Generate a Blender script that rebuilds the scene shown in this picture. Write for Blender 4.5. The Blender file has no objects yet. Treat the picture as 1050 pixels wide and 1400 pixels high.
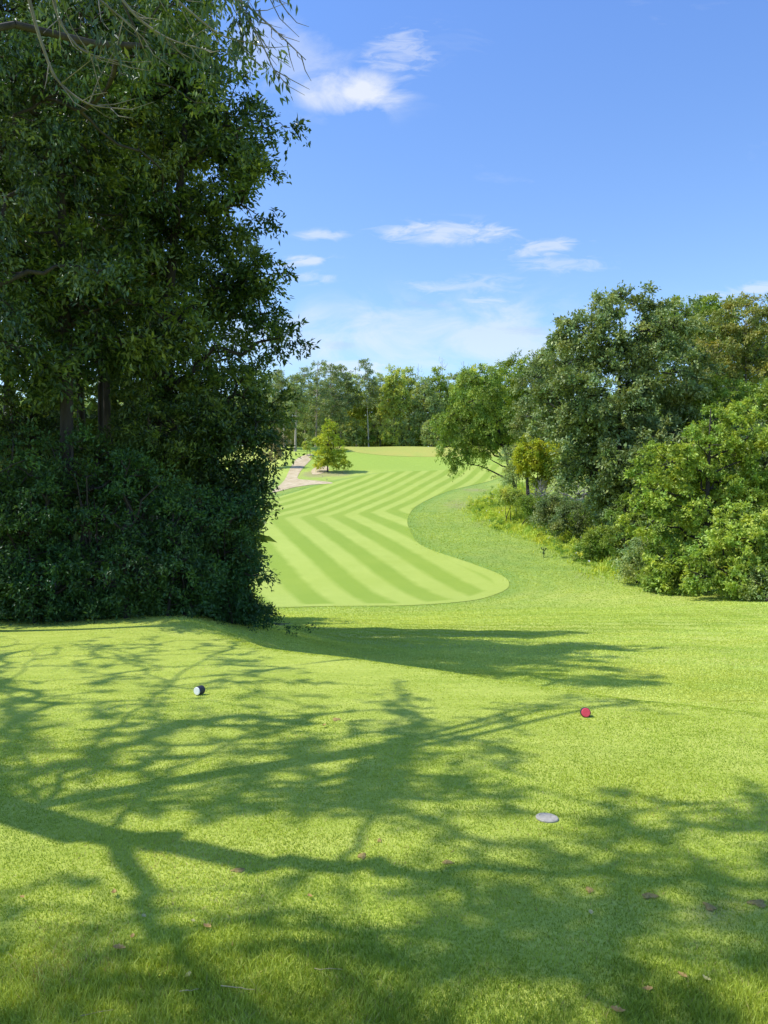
import bpy, math, random
import numpy as np
from mathutils import Vector, Matrix
from mathutils.geometry import delaunay_2d_cdt

rng = np.random.default_rng(7)
random.seed(7)
S = bpy.context.scene
COL = S.collection
PI = math.pi

# ------------------------------------------------------------------ camera model
F = 1057.0                       # focal length in pixels of the 1050 x 1400 picture
EYE = 1.65
PITCH = math.atan(30 / F)        # looking very slightly down

def ray(px, py):
    u = (px - 525) / F
    v = (700 - py) / F
    dy = math.cos(PITCH) + v * math.sin(PITCH)
    dz = -math.sin(PITCH) + v * math.cos(PITCH)
    return u / dy, dz / dy       # x and z per metre of depth

def at(px, py, Y):
    a, b = ray(px, py)
    return np.array([a * Y, Y, EYE + b * Y])

# ------------------------------------------------------------------ terrain
_py = np.array([-60, 0, 10, 25, 45, 56, 66, 80, 100, 115, 130, 155, 175, 190, 200, 215, 300, 600, 4000.])
_pd = np.array([1.6, 1.8, 2.7, 4.65, 7.2, 8.5, 8.6, 6.9, 4.5, 3.1, 1.2, -2.3, -5.8, -9.3, -11.2, -11.9, -12.6, -13.5, -16.])
_gy = np.arange(-80, 4001, 0.5)
_gd = np.interp(_gy, _py, _pd)
_k = np.exp(-0.5 * (np.arange(-24, 25) * 0.5 / 3.2) ** 2); _k /= _k.sum()
_gd = np.convolve(np.pad(_gd, 24, mode='edge'), _k, mode='valid')

_cx = np.arange(-14, 40, 0.1)
_cy = np.interp(_cx, [-14, -9, -6, -4, -1.9, -.7, .65, 2.2, 3.4, 8, 40], [18.5, 17.3, 15.6, 13.6, 11.3, 10.3, 9.35, 7.9, 7.1, 4.6, -13])
_k2 = np.exp(-0.5 * (np.arange(-16, 17) * 0.1 / 0.5) ** 2); _k2 /= _k2.sum()
_cy = np.convolve(np.pad(_cy, 16, mode='edge'), _k2, mode='valid')

def sstep(a, b, x):
    t = np.clip((x - a) / (b - a), 0, 1)
    return t * t * (3 - 2 * t)

def crest(x, y):
    return (y - np.interp(x, _cx, _cy)) * 0.865

def zf(x, y):
    x = np.asarray(x, float); y = np.asarray(y, float)
    tee = EYE - (1.65 + 0.05 * y)
    tee = tee + 0.02 * np.sin(x * 0.9 + 1) * np.sin(y * 0.7) + 0.007 * np.sin(x * 3.1 + y) * np.sin(y * 2.7 - x) + .025 * np.sin(x * 1.7 + 2) * sstep(8, 12, y) - 0.05 * sstep(3.2, 2.4, y + 0.16 * x)
    low = EYE - np.interp(y, _gy, _gd)
    xc = np.clip(x, -9, 60)
    s = crest(xc, y)
    w = sstep(-0.5, 1.5, s)
    und = 0.14 * np.sin(x * 0.11 + 1.3) * np.sin(y * 0.09 + 0.5) + 0.06 * np.sin(x * 0.31 + y * 0.12) + 0.3 * np.sin(x * 0.045 - 0.4) * np.sin(y * 0.03)
    und = und * sstep(10, 30, y) + .035 * np.sin(x * 1.9 + y * .7) * np.sin(y * 1.3 - x * .5) * sstep(8, 12, y) * sstep(60, 25, y)
    bank = 1.3 * np.exp(-((x - 24) / 12) ** 2 - ((y - 98) / 22) ** 2)
    lft = 0.5 * sstep(-8, -14, x) * sstep(60, 20, y) + 0.95 * sstep(-0.3, -4.2, x) * sstep(27, 15, y)
    return tee * (1 - w) + (low + und + bank) * w + lft * w

def unproj(px, py):
    a, b = ray(px, py)
    Y = np.concatenate([np.arange(0.8, 30, 0.02), np.arange(30, 330, 0.1)])
    d = (EYE + b * Y) - zf(a * Y, Y)
    i = np.argmax(d < 0)
    if d[i] >= 0:
        i = len(Y) - 1
    if i > 0:
        t = d[i - 1] / (d[i - 1] - d[i] + 1e-12)
        y = Y[i - 1] + t * (Y[i] - Y[i - 1])
    else:
        y = Y[0]
    return np.array([a * y, y])

# ------------------------------------------------------------------ helpers
def tag(o, label=None, cat=None, group=None, kind=None):
    if label: o['label'] = label
    if cat: o['category'] = cat
    if group: o['group'] = group
    if kind: o['kind'] = kind
    return o

def empty(name, loc, label, cat, group=None, rz=0):
    o = bpy.data.objects.new(name, None)
    o.empty_display_size = 0.2
    COL.objects.link(o)
    o.location = loc
    o.rotation_euler.z = rz
    return tag(o, label, cat, group)

def make_obj(name, V, Fc, mat, parent=None, attrs=None, smooth=False, origin=None):
    """V (n,3); Fc (m,k) with equal k, or list of such arrays"""
    V = np.asarray(V, float)
    if origin is not None:
        V = V - np.asarray(origin, float)
    if not isinstance(Fc, list):
        Fc = [Fc]
    me = bpy.data.meshes.new(name)
    me.vertices.add(len(V))
    me.vertices.foreach_set('co', V.astype(np.float32).ravel())
    li = np.concatenate([f.ravel() for f in Fc]).astype(np.int32)
    tot = np.concatenate([np.full(len(f), f.shape[1]) for f in Fc])
    st = np.concatenate([[0], np.cumsum(tot)[:-1]]).astype(np.int32)
    me.loops.add(len(li)); me.loops.foreach_set('vertex_index', li)
    me.polygons.add(len(tot)); me.polygons.foreach_set('loop_start', st)
    me.update(calc_edges=True)
    if smooth:
        me.polygons.foreach_set('use_smooth', np.ones(len(tot), bool))
    else:
        me.polygons.foreach_set('use_smooth', np.zeros(len(tot), bool))
    if attrs:
        for k, a in attrs.items():
            at_ = me.attributes.new(k, 'FLOAT', 'POINT')
            at_.data.foreach_set('value', np.asarray(a, np.float32))
    if mat is not None:
        me.materials.append(mat)
    o = bpy.data.objects.new(name, me)
    COL.objects.link(o)
    if parent is not None:
        o.parent = parent
    elif origin is not None:
        o.location = origin
    return o

def norm(a):
    return a / (np.linalg.norm(a, axis=-1, keepdims=True) + 1e-9)

class Tubes:
    def __init__(s): s.V = []; s.Q = []; s.n = 0
    def add(s, P, R, k=6, cap=False):
        P = np.asarray(P, float); R = np.asarray(R, float)
        T = np.gradient(P, axis=0); T = norm(T)
        ref = np.array([1, 0, 0.]) if abs(T[0][0]) < 0.8 else np.array([0, 1., 0])
        A = norm(np.cross(T, ref)); B = np.cross(T, A)
        th = np.arange(k) * 2 * PI / k
        ring = P[:, None] + R[:, None, None] * (A[:, None] * np.cos(th)[None, :, None] + B[:, None] * np.sin(th)[None, :, None])
        m = len(P)
        s.V.append(ring.reshape(-1, 3))
        i = np.arange(m - 1)[:, None] * k; j = np.arange(k)[None]; j2 = (j + 1) % k
        q = np.stack([i + j, i + j2, i + k + j2, i + k + j], -1).reshape(-1, 4) + s.n
        s.Q.append(q); s.n += m * k
    def build(s, name, mat, parent=None, origin=None, attrs=None):
        return make_obj(name, np.concatenate(s.V), np.concatenate(s.Q), mat, parent, smooth=True, origin=origin)

# ------------------------------------------------------------------ materials
def new_mat(name):
    m = bpy.data.materials.new(name); m.use_nodes = True
    nt = m.node_tree; nt.nodes.clear()
    out = nt.nodes.new('ShaderNodeOutputMaterial')
    return m, nt, out

class NT:
    def __init__(s, nt): s.nt = nt
    def n(s, t, **kw):
        nd = s.nt.nodes.new(t)
        for k, v in kw.items(): setattr(nd, k, v)
        return nd
    def l(s, a, b): s.nt.links.new(a, b)
    def val(s, x, sock):
        if isinstance(x, (int, float)): sock.default_value = x
        elif isinstance(x, (tuple, list)): sock.default_value = x
        else: s.l(x, sock)
    def m(s, op, a, b=None, c=None, clamp=False):
        nd = s.n('ShaderNodeMath', operation=op); nd.use_clamp = clamp
        s.val(a, nd.inputs[0])
        if b is not None: s.val(b, nd.inputs[1])
        if c is not None: s.val(c, nd.inputs[2])
        return nd.outputs[0]
    def mix(s, f, a, b, blend='MIX'):
        nd = s.n('ShaderNodeMix', data_type='RGBA', blend_type=blend)
        s.val(f, nd.inputs[0]); s.val(a, nd.inputs[6]); s.val(b, nd.inputs[7])
        return nd.outputs[2]
    def ramp(s, x, lo, hi):
        nd = s.n('ShaderNodeMapRange'); nd.clamp = True
        s.val(x, nd.inputs[0]); nd.inputs[1].default_value = lo; nd.inputs[2].default_value = hi
        return nd.outputs[0]
    def noise(s, vec, scale, detail=4, rough=0.55, dist=0):
        nd = s.n('ShaderNodeTexNoise')
        if vec is not None: s.l(vec, nd.inputs['Vector'])
        nd.inputs['Scale'].default_value = scale; nd.inputs['Detail'].default_value = detail
        nd.inputs['Roughness'].default_value = rough; nd.inputs['Distortion'].default_value = dist
        return nd.outputs['Fac']
    def attr(s, name):
        nd = s.n('ShaderNodeAttribute', attribute_name=name)
        return nd.outputs['Fac']
    def mapping(s, vec, sc=(1, 1, 1), rot=(0, 0, 0)):
        nd = s.n('ShaderNodeMapping'); s.l(vec, nd.inputs[0])
        nd.inputs['Scale'].default_value = sc; nd.inputs['Rotation'].default_value = rot
        return nd.outputs[0]

def c4(c): return (c[0], c[1], c[2], 1)

def leaf_mat(name, dark, mid, light, trans=0.35, gloss=0.06, rough=0.45, hue=1.0):
    gloss = gloss * 0.5
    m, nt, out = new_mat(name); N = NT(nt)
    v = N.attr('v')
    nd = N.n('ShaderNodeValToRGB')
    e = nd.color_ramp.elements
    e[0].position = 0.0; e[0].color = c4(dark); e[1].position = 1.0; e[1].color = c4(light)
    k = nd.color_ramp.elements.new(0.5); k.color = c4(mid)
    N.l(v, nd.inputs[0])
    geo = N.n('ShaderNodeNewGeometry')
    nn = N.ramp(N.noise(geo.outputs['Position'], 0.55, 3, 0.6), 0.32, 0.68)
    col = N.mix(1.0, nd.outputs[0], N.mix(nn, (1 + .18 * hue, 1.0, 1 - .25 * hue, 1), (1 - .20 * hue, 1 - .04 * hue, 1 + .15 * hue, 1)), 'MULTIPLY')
    tcol = N.mix(1.0, col, (1.25, 1.15, 0.55, 1), 'MULTIPLY')
    d = N.n('ShaderNodeBsdfDiffuse'); N.l(col, d.inputs[0])
    t = N.n('ShaderNodeBsdfTranslucent'); N.l(tcol, t.inputs[0])
    g = N.n('ShaderNodeBsdfGlossy'); g.inputs['Roughness'].default_value = rough; g.inputs[0].default_value = (0.9, 0.95, 1, 1)
    a = N.n('ShaderNodeMixShader'); a.inputs[0].default_value = trans; N.l(d.outputs[0], a.inputs[1]); N.l(t.outputs[0], a.inputs[2])
    b = N.n('ShaderNodeMixShader'); b.inputs[0].default_value = gloss; N.l(a.outputs[0], b.inputs[1]); N.l(g.outputs[0], b.inputs[2])
    N.l(b.outputs[0], out.inputs[0])
    return m

def bark_mat(name, a, b, scale=8):
    m, nt, out = new_mat(name); N = NT(nt)
    tc = N.n('ShaderNodeTexCoord')
    vec = N.mapping(tc.outputs['Object'], (1, 1, 0.22))
    n1 = N.noise(vec, scale, 6, 0.65)
    n2 = N.noise(tc.outputs['Object'], 1.3, 3)
    f = N.ramp(N.m('ADD', N.m('MULTIPLY', n1, 0.7), N.m('MULTIPLY', n2, 0.3)), 0.35, 0.65)
    p = N.n('ShaderNodeBsdfPrincipled'); p.inputs['Roughness'].default_value = 0.9
    N.l(N.mix(f, c4(a), c4(b)), p.inputs['Base Color'])
    bp = N.n('ShaderNodeBump'); bp.inputs['Strength'].default_value = 0.7; bp.inputs['Distance'].default_value = 0.03
    N.l(n1, bp.inputs['Height']); N.l(bp.outputs[0], p.inputs['Normal'])
    N.l(p.outputs[0], out.inputs[0])
    return m

M = {}
M['leaf_wood'] = leaf_mat('leaf_wood', (0.018, 0.04, 0.008), (0.055, 0.112, 0.018), (0.26, 0.34, 0.07), 0.28, 0.08, 0.42)
M['leaf_wood2'] = leaf_mat('leaf_wood2', (0.03, 0.07, 0.012), (0.085, 0.15, 0.022), (0.22, 0.31, 0.045), 0.35, 0.06, 0.45)
M['leaf_ash'] = leaf_mat('leaf_ash', (0.022, 0.05, 0.012), (0.055, 0.11, 0.026), (0.19, 0.27, 0.08), 0.25, 0.12, 0.38)
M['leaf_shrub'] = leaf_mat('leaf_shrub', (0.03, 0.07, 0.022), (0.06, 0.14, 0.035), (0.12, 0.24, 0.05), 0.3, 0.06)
M['leaf_grey'] = leaf_mat('leaf_grey', (0.085, 0.13, 0.04), (0.21, 0.285, 0.095), (0.42, 0.5, 0.2), 0.25, 0.05)
M['leaf_green'] = leaf_mat('leaf_green', (0.12, 0.2, 0.03), (0.26, 0.38, 0.06), (0.46, 0.56, 0.11), 0.32, 0.04)
M['leaf_lime'] = leaf_mat('leaf_lime', (0.08, 0.15, 0.02), (0.31, 0.43, 0.06), (0.7, 0.82, 0.18), 0.35, 0.04)
M['leaf_yellow'] = leaf_mat('leaf_yellow', (0.2, 0.25, 0.02), (0.48, 0.54, 0.05), (0.72, 0.74, 0.08), 0.35, 0.03)
M['leaf_brown'] = leaf_mat('leaf_brown', (0.12, 0.18, 0.045), (0.29, 0.34, 0.085), (0.46, 0.43, 0.14), 0.3, 0.04)
M['leaf_pine'] = leaf_mat('leaf_pine', (0.15, 0.21, 0.09), (0.3, 0.38, 0.17), (0.5, 0.58, 0.28), 0.3, 0.03)
M['leaf_far'] = leaf_mat('leaf_far', (0.24, 0.33, 0.07), (0.46, 0.56, 0.13), (0.68, 0.74, 0.22), 0.4, 0.03)  # far row leaf colours lightened in place of distance haze
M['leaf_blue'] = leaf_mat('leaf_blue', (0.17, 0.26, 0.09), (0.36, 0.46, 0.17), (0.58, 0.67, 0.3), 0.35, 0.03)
M['leaf_pink'] = leaf_mat('leaf_pink', (0.168, 0.140, 0.070), (0.364, 0.308, 0.168), (0.560, 0.462, 0.280), 0.25, 0.03)
M['weed'] = leaf_mat('weed', (0.3, 0.42, 0.04), (0.56, 0.66, 0.08), (0.78, 0.84, 0.17), 0.35, 0.03)
M['weed_dark'] = leaf_mat('weed_dark', (0.12, 0.22, 0.03), (0.26, 0.42, 0.06), (0.44, 0.56, 0.1), 0.3, 0.04)
M['flower'] = leaf_mat('flower', (0.6, 0.6, 0.5), (0.7, 0.7, 0.6), (0.8, 0.8, 0.75), 0.2, 0.0)
M['grass_blade'] = leaf_mat('grass_blade', (0.14, 0.235, 0.02), (0.46, 0.56, 0.06), (0.80, 0.88, 0.27), 0.32, 0.04, 0.5, 0.3)
M['straw_blade'] = leaf_mat('straw_blade', (0.30, 0.24, 0.10), (0.48, 0.42, 0.18), (0.68, 0.62, 0.34), 0.3, 0.02)
M['rough_blade'] = leaf_mat('rough_blade', (0.18, 0.28, 0.045), (0.5, 0.61, 0.11), (0.72, 0.8, 0.24), 0.32, 0.02, 0.5, 0.25)
M['leaf_young'] = leaf_mat('leaf_young', (0.20, 0.28, 0.03), (0.46, 0.55, 0.06), (0.76, 0.80, 0.14), 0.4, 0.03)
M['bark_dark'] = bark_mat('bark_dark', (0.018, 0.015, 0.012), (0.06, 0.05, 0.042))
M['bark_grey'] = bark_mat('bark_grey', (0.09, 0.08, 0.07), (0.27, 0.25, 0.22))
M['bark_mid'] = bark_mat('bark_mid', (0.045, 0.04, 0.034), (0.14, 0.125, 0.11))
M['bark_pine'] = bark_mat('bark_pine', (0.26, 0.21, 0.16), (0.52, 0.45, 0.38), 3)
M['bark_pale'] = bark_mat('bark_pale', (0.35, 0.31, 0.26), (0.6, 0.55, 0.48), 3)
M['dead_wood'] = bark_mat('dead_wood', (0.2, 0.19, 0.18), (0.42, 0.40, 0.38), 5)

def grass_mat(name, kind):
    m, nt, out = new_mat(name); N = NT(nt)
    tc = N.n('ShaderNodeTexCoord'); P = tc.outputs['Object']
    fine = N.noise(N.mapping(P, (1, 1, 0.3)), 28, 5, 0.75)
    mid = N.noise(N.mapping(P, (0.4, 1.0, 1)), 3.4, 7, 0.78)
    tuft = N.noise(N.mapping(P, (0.45, 1.0, 1)), 0.8, 6, 0.72, 0.6)
    big = N.noise(P, 0.12, 4, 0.55, 0.8)
    if kind == 'ground':
        a = N.mix(N.ramp(mid, 0.28, 0.72), (0.38, 0.46, 0.06, 1), (0.68, 0.72, 0.14, 1))
        a = N.mix(N.m('MULTIPLY', N.ramp(tuft, 0.42, 0.72), 0.8), a, (0.60, 0.61, 0.17, 1))
        a = N.mix(N.m('MULTIPLY', N.ramp(N.noise(N.mapping(P, (0.3, 1.0, 1)), 0.45, 6, 0.75, 1.0), 0.52, 0.7), 0.28), a, (0.30, 0.41, 0.06, 1))
        a = N.mix(N.m('MULTIPLY', N.ramp(big, 0.42, 0.6), 0.45), a, (0.36, 0.49, 0.075, 1))
        a = N.mix(N.m('MULTIPLY', N.attr('deep'), N.m('ADD', .35, N.m('MULTIPLY', N.ramp(tuft, .3, .7), .5))), a, (0.17, 0.28, 0.045, 1))
        # tee: under the blades
        tee = N.attr('tee')
        tcol = N.mix(N.ramp(mid, 0.3, 0.7), (0.38, 0.48, 0.05, 1), (0.62, 0.68, 0.13, 1))
        a = N.mix(tee, a, tcol)
        # mowing rings around the fairway
        fd = N.attr('fd')
        wob = N.m('MULTIPLY', N.m('SUBTRACT', N.noise(P, 0.22, 2), 0.5), 2.2)
        ring = N.m('SINE', N.m('MULTIPLY', N.m('ADD', fd, wob), 2.4))
        near = N.m('SUBTRACT', 1, N.ramp(fd, 3, 15))
        rf = N.m('MULTIPLY', N.m('MULTIPLY', N.ramp(ring, -0.4, 0.6), near), N.m('MULTIPLY', N.noise(P, 0.3, 5, .8), 0.42))
        a = N.mix(rf, a, (0.19, 0.34, 0.06, 1))
        first = N.m('MULTIPLY', N.m('SUBTRACT', 1, N.ramp(fd, 0.3, 2.6)), 0.45)
        a = N.mix(first, a, (0.17, 0.31, 0.05, 1))
        # green surround
        ap = N.attr('apron')
        a = N.mix(ap, a, N.mix(N.ramp(mid, 0.3, 0.7), (0.29, 0.42, 0.05, 1), (0.40, 0.51, 0.08, 1)))
        # worn / dry patches
        dry = N.attr('dry')
        dn = N.ramp(N.m('ADD', dry, N.m('MULTIPLY', N.m('SUBTRACT', N.noise(P, 1.1, 5, 0.7), 0.5), 1.3)), 0.45, 0.95)
        dn = N.m('MULTIPLY', dn, N.ramp(dry, 0.02, 0.2))
        a = N.mix(N.m('MULTIPLY', dn, 0.75), a, N.mix(fine, (0.30, 0.25, 0.12, 1), (0.42, 0.34, 0.18, 1)))
        # bare soil and litter under the woods
        soil = N.attr('soil')
        sn = N.ramp(N.m('ADD', soil, N.m('MULTIPLY', N.m('SUBTRACT', N.noise(P, 2.2, 5, 0.7), 0.5), 0.9)), 0.4, 0.75)
        sn = N.m('MULTIPLY', sn, N.ramp(soil, 0.01, 0.1))
        a = N.mix(sn, a, N.mix(fine, (0.045, 0.036, 0.02, 1), (0.16, 0.12, 0.07, 1)))
        fs = 0.5
    elif kind == 'fairway':
        st = N.attr('stripe')
        st = N.m('ADD', st, N.m('MULTIPLY', N.m('SUBTRACT', N.noise(P, 0.5, 4, .7), 0.5), 0.18))
        tri = N.m('ABSOLUTE', N.m('SUBTRACT', N.m('MULTIPLY', N.m('FRACT', st), 2), 1))
        w = N.ramp(tri, 0.36, 0.64)
        ed = N.attr('edge')
        ew = N.m('SUBTRACT', 1, N.ramp(ed, 1.2, 1.7))
        w = N.m('MAXIMUM', w, ew)
        w = N.m('MULTIPLY', w, N.m('ADD', 0.42, N.m('MULTIPLY', N.noise(P, 0.25, 6, 0.8), 0.85)))
        a = N.mix(w, (0.265, 0.37, 0.035, 1), (0.445, 0.52, 0.10, 1))
        a = N.mix(N.m('MULTIPLY', N.ramp(big, 0.4, 0.65), 0.35), a, (0.36, 0.44, 0.055, 1))
        a = N.mix(N.m('MULTIPLY', N.ramp(mid, 0.5, 0.8), 0.25), a, (0.19, 0.27, 0.03, 1))
        fs = 0.3
    elif kind == 'green':
        a = N.mix(N.ramp(big, 0.3, 0.7), (0.46, 0.43, 0.09, 1), (0.38, 0.43, 0.08, 1))
        a = N.mix(N.m('MULTIPLY', N.ramp(mid, 0.4, 0.8), 0.25), a, (0.30, 0.36, 0.07, 1))
        fs = 0.2
    a = N.mix(N.m('MULTIPLY', N.ramp(fine, 0.35, 0.75), fs), a, N.mix(1.0, a, (0.45, 0.5, 0.4, 1), 'MULTIPLY'))
    p = N.n('ShaderNodeBsdfPrincipled'); p.inputs['Roughness'].default_value = 0.85
    p.inputs['Specular IOR Level'].default_value = 0.15
    if 'Sheen Weight' in p.inputs:
        p.inputs['Sheen Weight'].default_value = 0.12
        p.inputs['Sheen Tint'].default_value = (0.85, 1, 0.5, 1)
    N.l(a, p.inputs['Base Color'])
    bp = N.n('ShaderNodeBump'); bp.inputs['Strength'].default_value = 0.6; bp.inputs['Distance'].default_value = 0.05
    N.l(N.m('ADD', fine, N.m('MULTIPLY', mid, 1.2)), bp.inputs['Height']); N.l(bp.outputs[0], p.inputs['Normal'])
    N.l(p.outputs[0], out.inputs[0])
    return m

M['ground'] = grass_mat('ground', 'ground')
M['fairway'] = grass_mat('fairway', 'fairway')
M['green'] = grass_mat('putting_green', 'green')

def plain(name, a, b, scale=20, rough=0.6, bump=0.2, spec=0.3):
    m, nt, out = new_mat(name); N = NT(nt)
    tc = N.n('ShaderNodeTexCoord')
    n1 = N.noise(tc.outputs['Object'], scale, 5, 0.65)
    p = N.n('ShaderNodeBsdfPrincipled'); p.inputs['Roughness'].default_value = rough
    p.inputs['Specular IOR Level'].default_value = spec
    N.l(N.mix(N.ramp(n1, 0.3, 0.7), c4(a), c4(b)), p.inputs['Base Color'])
    bp = N.n('ShaderNodeBump'); bp.inputs['Strength'].default_value = bump; bp.inputs['Distance'].default_value = 0.01
    N.l(n1, bp.inputs['Height']); N.l(bp.outputs[0], p.inputs['Normal'])
    N.l(p.outputs[0], out.inputs[0])
    return m

M['white_paint'] = plain('white_paint', (0.74, 0.74, 0.72), (0.84, 0.84, 0.82), 30, 0.5)
M['red_paint'] = plain('red_paint', (0.62, 0.05, 0.08), (0.78, 0.09, 0.13), 30, 0.5)
M['marker_dark'] = plain('marker_dark', (0.02, 0.024, 0.035), (0.05, 0.055, 0.07), 40, 0.6, 0.5)
M['lid_grey'] = plain('lid_grey', (0.27, 0.25, 0.20), (0.46, 0.43, 0.36), 60, 0.8, 0.4)
M['lid_rim'] = plain('lid_rim', (0.03, 0.03, 0.025), (0.07, 0.065, 0.05), 60, 0.9)
M['path'] = plain('path', (0.40, 0.31, 0.17), (0.62, 0.52, 0.34), 0.8, 0.95, 0.4, 0.1)
M['stone'] = plain('stone', (0.34, 0.31, 0.26), (0.58, 0.54, 0.47), 3, 0.9, 0.6)
M['post'] = plain('post', (0.02, 0.02, 0.02), (0.05, 0.05, 0.045), 5, 0.6)
M['dry_leaf'] = plain('dry_leaf', (0.26, 0.15, 0.035), (0.50, 0.33, 0.11), 60, 0.7)
M['pale_leaf'] = plain('pale_leaf', (0.40, 0.36, 0.12), (0.56, 0.50, 0.20), 60, 0.7)
M['straw'] = plain('straw', (0.30, 0.24, 0.12), (0.46, 0.38, 0.20), 60, 0.8)
M['soil'] = plain('soil', (0.22, 0.16, 0.045), (0.42, 0.32, 0.12), 70, 0.95, 0.8, 0.1)

# ------------------------------------------------------------------ polygons on the ground
def smooth_poly(pts, n=6):
    P = np.asarray(pts, float); m = len(P); out = []
    for i in range(m):
        p0, p1, p2, p3 = P[(i - 1) % m], P[i], P[(i + 1) % m], P[(i + 2) % m]
        for k in range(n):
            t = k / n
            out.append(0.5 * ((2 * p1) + (-p0 + p2) * t + (2 * p0 - 5 * p1 + 4 * p2 - p3) * t * t + (-p0 + 3 * p1 - 3 * p2 + p3) * t ** 3))
    return np.array(out)

def poly_from_px(pts, n=5):
    W = np.array([unproj(*p) for p in pts])
    return smooth_poly(W, n)

def inside(P, X, Y):
    r = np.zeros(X.shape, bool); j = len(P) - 1
    for i in range(len(P)):
        xi, yi = P[i]; xj, yj = P[j]
        c = ((yi > Y) != (yj > Y)) & (X < (xj - xi) * (Y - yi) / (yj - yi + 1e-12) + xi)
        r ^= c; j = i
    return r

def pdist(P, X, Y):
    d = np.full(X.shape, 1e9)
    for i in range(len(P)):
        a = P[i]; b = P[(i + 1) % len(P)]; ab = b - a
        t = np.clip(((X - a[0]) * ab[0] + (Y - a[1]) * ab[1]) / (ab @ ab + 1e-12), 0, 1)
        d = np.minimum(d, np.hypot(X - a[0] - t * ab[0], Y - a[1] - t * ab[1]))
    return d

def sheet(name, P, mat, off, sp, attrs=None):
    x0, y0 = P.min(0); x1, y1 = P.max(0)
    gx, gy = np.meshgrid(np.arange(x0, x1, sp), np.arange(y0, y1, sp))
    gx = gx.ravel() + rng.uniform(-.1, .1, gx.size) * sp; gy = gy.ravel() + rng.uniform(-.1, .1, gy.size) * sp
    ok = inside(P, gx, gy) & (pdist(P, gx, gy) > sp * 0.4)
    pts = [Vector(p) for p in P] + [Vector((a, b)) for a, b in zip(gx[ok], gy[ok])]
    n = len(P)
    vs, es, fs, *_ = delaunay_2d_cdt(pts, [(i, (i + 1) % n) for i in range(n)], [], 1, 1e-4)
    V = np.array([[v.x, v.y, 0] for v in vs])
    V[:, 2] = zf(V[:, 0], V[:, 1]) + off
    Fc = np.array([f for f in fs if len(f) == 3])
    # make faces point up
    A = V[Fc[:, 1]] - V[Fc[:, 0]]; B = V[Fc[:, 2]] - V[Fc[:, 0]]
    cz = A[:, 0] * B[:, 1] - A[:, 1] * B[:, 0]
    Fc[cz < 0] = Fc[cz < 0][:, ::-1]
    at_ = attrs(V) if attrs else None
    o = make_obj(name, V, Fc, mat, attrs=at_, smooth=True)
    return tag(o, kind='structure')

FW = poly_from_px([(300, 812), (345, 829), (455, 829), (560, 828), (640, 822), (680, 812), (696, 801), (686, 787), (640, 769),
                   (592, 753), (571, 742), (562, 728), (557, 712), (566, 695), (592, 680), (635, 666), (690, 652), (740, 640), (730, 632),
                   (665, 636), (600, 643), (520, 647), (470, 656), (410, 671), (340, 692), (280, 725), (270, 770)])
GR = np.array([[13 + (29 + 2 * math.sin(3 * t)) * math.cos(t), 198 - 3.5 * math.cos(t) + (15 + 1.5 * math.sin(2 * t + 1)) * math.sin(t)] for t in np.linspace(0, 2 * PI, 60, endpoint=False)])

k0 = unproj(398.6, 708); k1 = unproj(439.6, 706)
uU = unproj(500, 674.5) - k0; uL = unproj(558.6, 822) - k0
tdir = k1 - k0
def solve_c(p, d):       # component along tdir in basis (tdir, d)
    det = tdir[0] * d[1] - tdir[1] * d[0]
    q = p - k0
    return (q[..., 0] * d[1] - q[..., 1] * d[0]) / det
def fw_attrs(V):
    p = V[:, :2]
    nrm = np.array([-tdir[1], tdir[0]])
    side = (p - k0) @ nrm
    cU = solve_c(p, uU)
    dist = np.clip((p[:, 1] - k0[1]), 0, None)
    cU = cU + 0.00022 * dist ** 2
    cL = solve_c(p, uL)
    c = np.where(side > 0, cU, cL)
    return {'stripe': c, 'edge': pdist(FW, p[:, 0], p[:, 1]) + sstep(75, 95, p[:, 1]) * 5}

# ------------------------------------------------------------------ ground sheet
def lines(segs):
    out = [segs[0][0]]
    for a, b, st in segs:
        n = max(1, int(round((b - a) / st)))
        out += list(np.linspace(a, b, n + 1)[1:])
    return np.array(out)
ys = np.concatenate([lines([(-60, -2, 4), (-2, 1.5, .5), (1.5, 20, .16), (20, 60, .5), (60, 235, 1.0), (235, 400, 8)]), np.geomspace(420, 3500, 12)])
xr = np.concatenate([lines([(0, 9, .2), (9, 50, .8), (50, 130, 3)]), np.geomspace(145, 3500, 14)])
xs = np.concatenate([-xr[::-1], xr[1:]])
X, Y = np.meshgrid(xs, ys)
Z = zf(X, Y)
nx, ny = len(xs), len(ys)
V = np.stack([X.ravel(), Y.ravel(), Z.ravel()], 1)
ii = (np.arange(ny - 1)[:, None] * nx + np.arange(nx - 1)[None]).ravel()
Q = np.stack([ii, ii + 1, ii + nx + 1, ii + nx], 1)
vx, vy = V[:, 0], V[:, 1]
def gsp(px, py, rx, ry, a):
    c = unproj(px, py)
    return a * np.exp(-((vx - c[0]) / rx) ** 2 - ((vy - c[1]) / ry) ** 2)
dry = (gsp(625, 690, 3.5, 9, .75) + gsp(660, 715, 3, 6, .6) + gsp(650, 670, 4, 4, .8) + gsp(740, 745, 2.5, 6, .5) +
       gsp(800, 785, 3, 3, .5) + gsp(430, 648, 3.5, 6, 1.2) + gsp(466, 648, 3.5, 5, .9) + gsp(850, 800, 4, 3, .45) + gsp(930, 815, 5, 2.2, .6))
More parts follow.
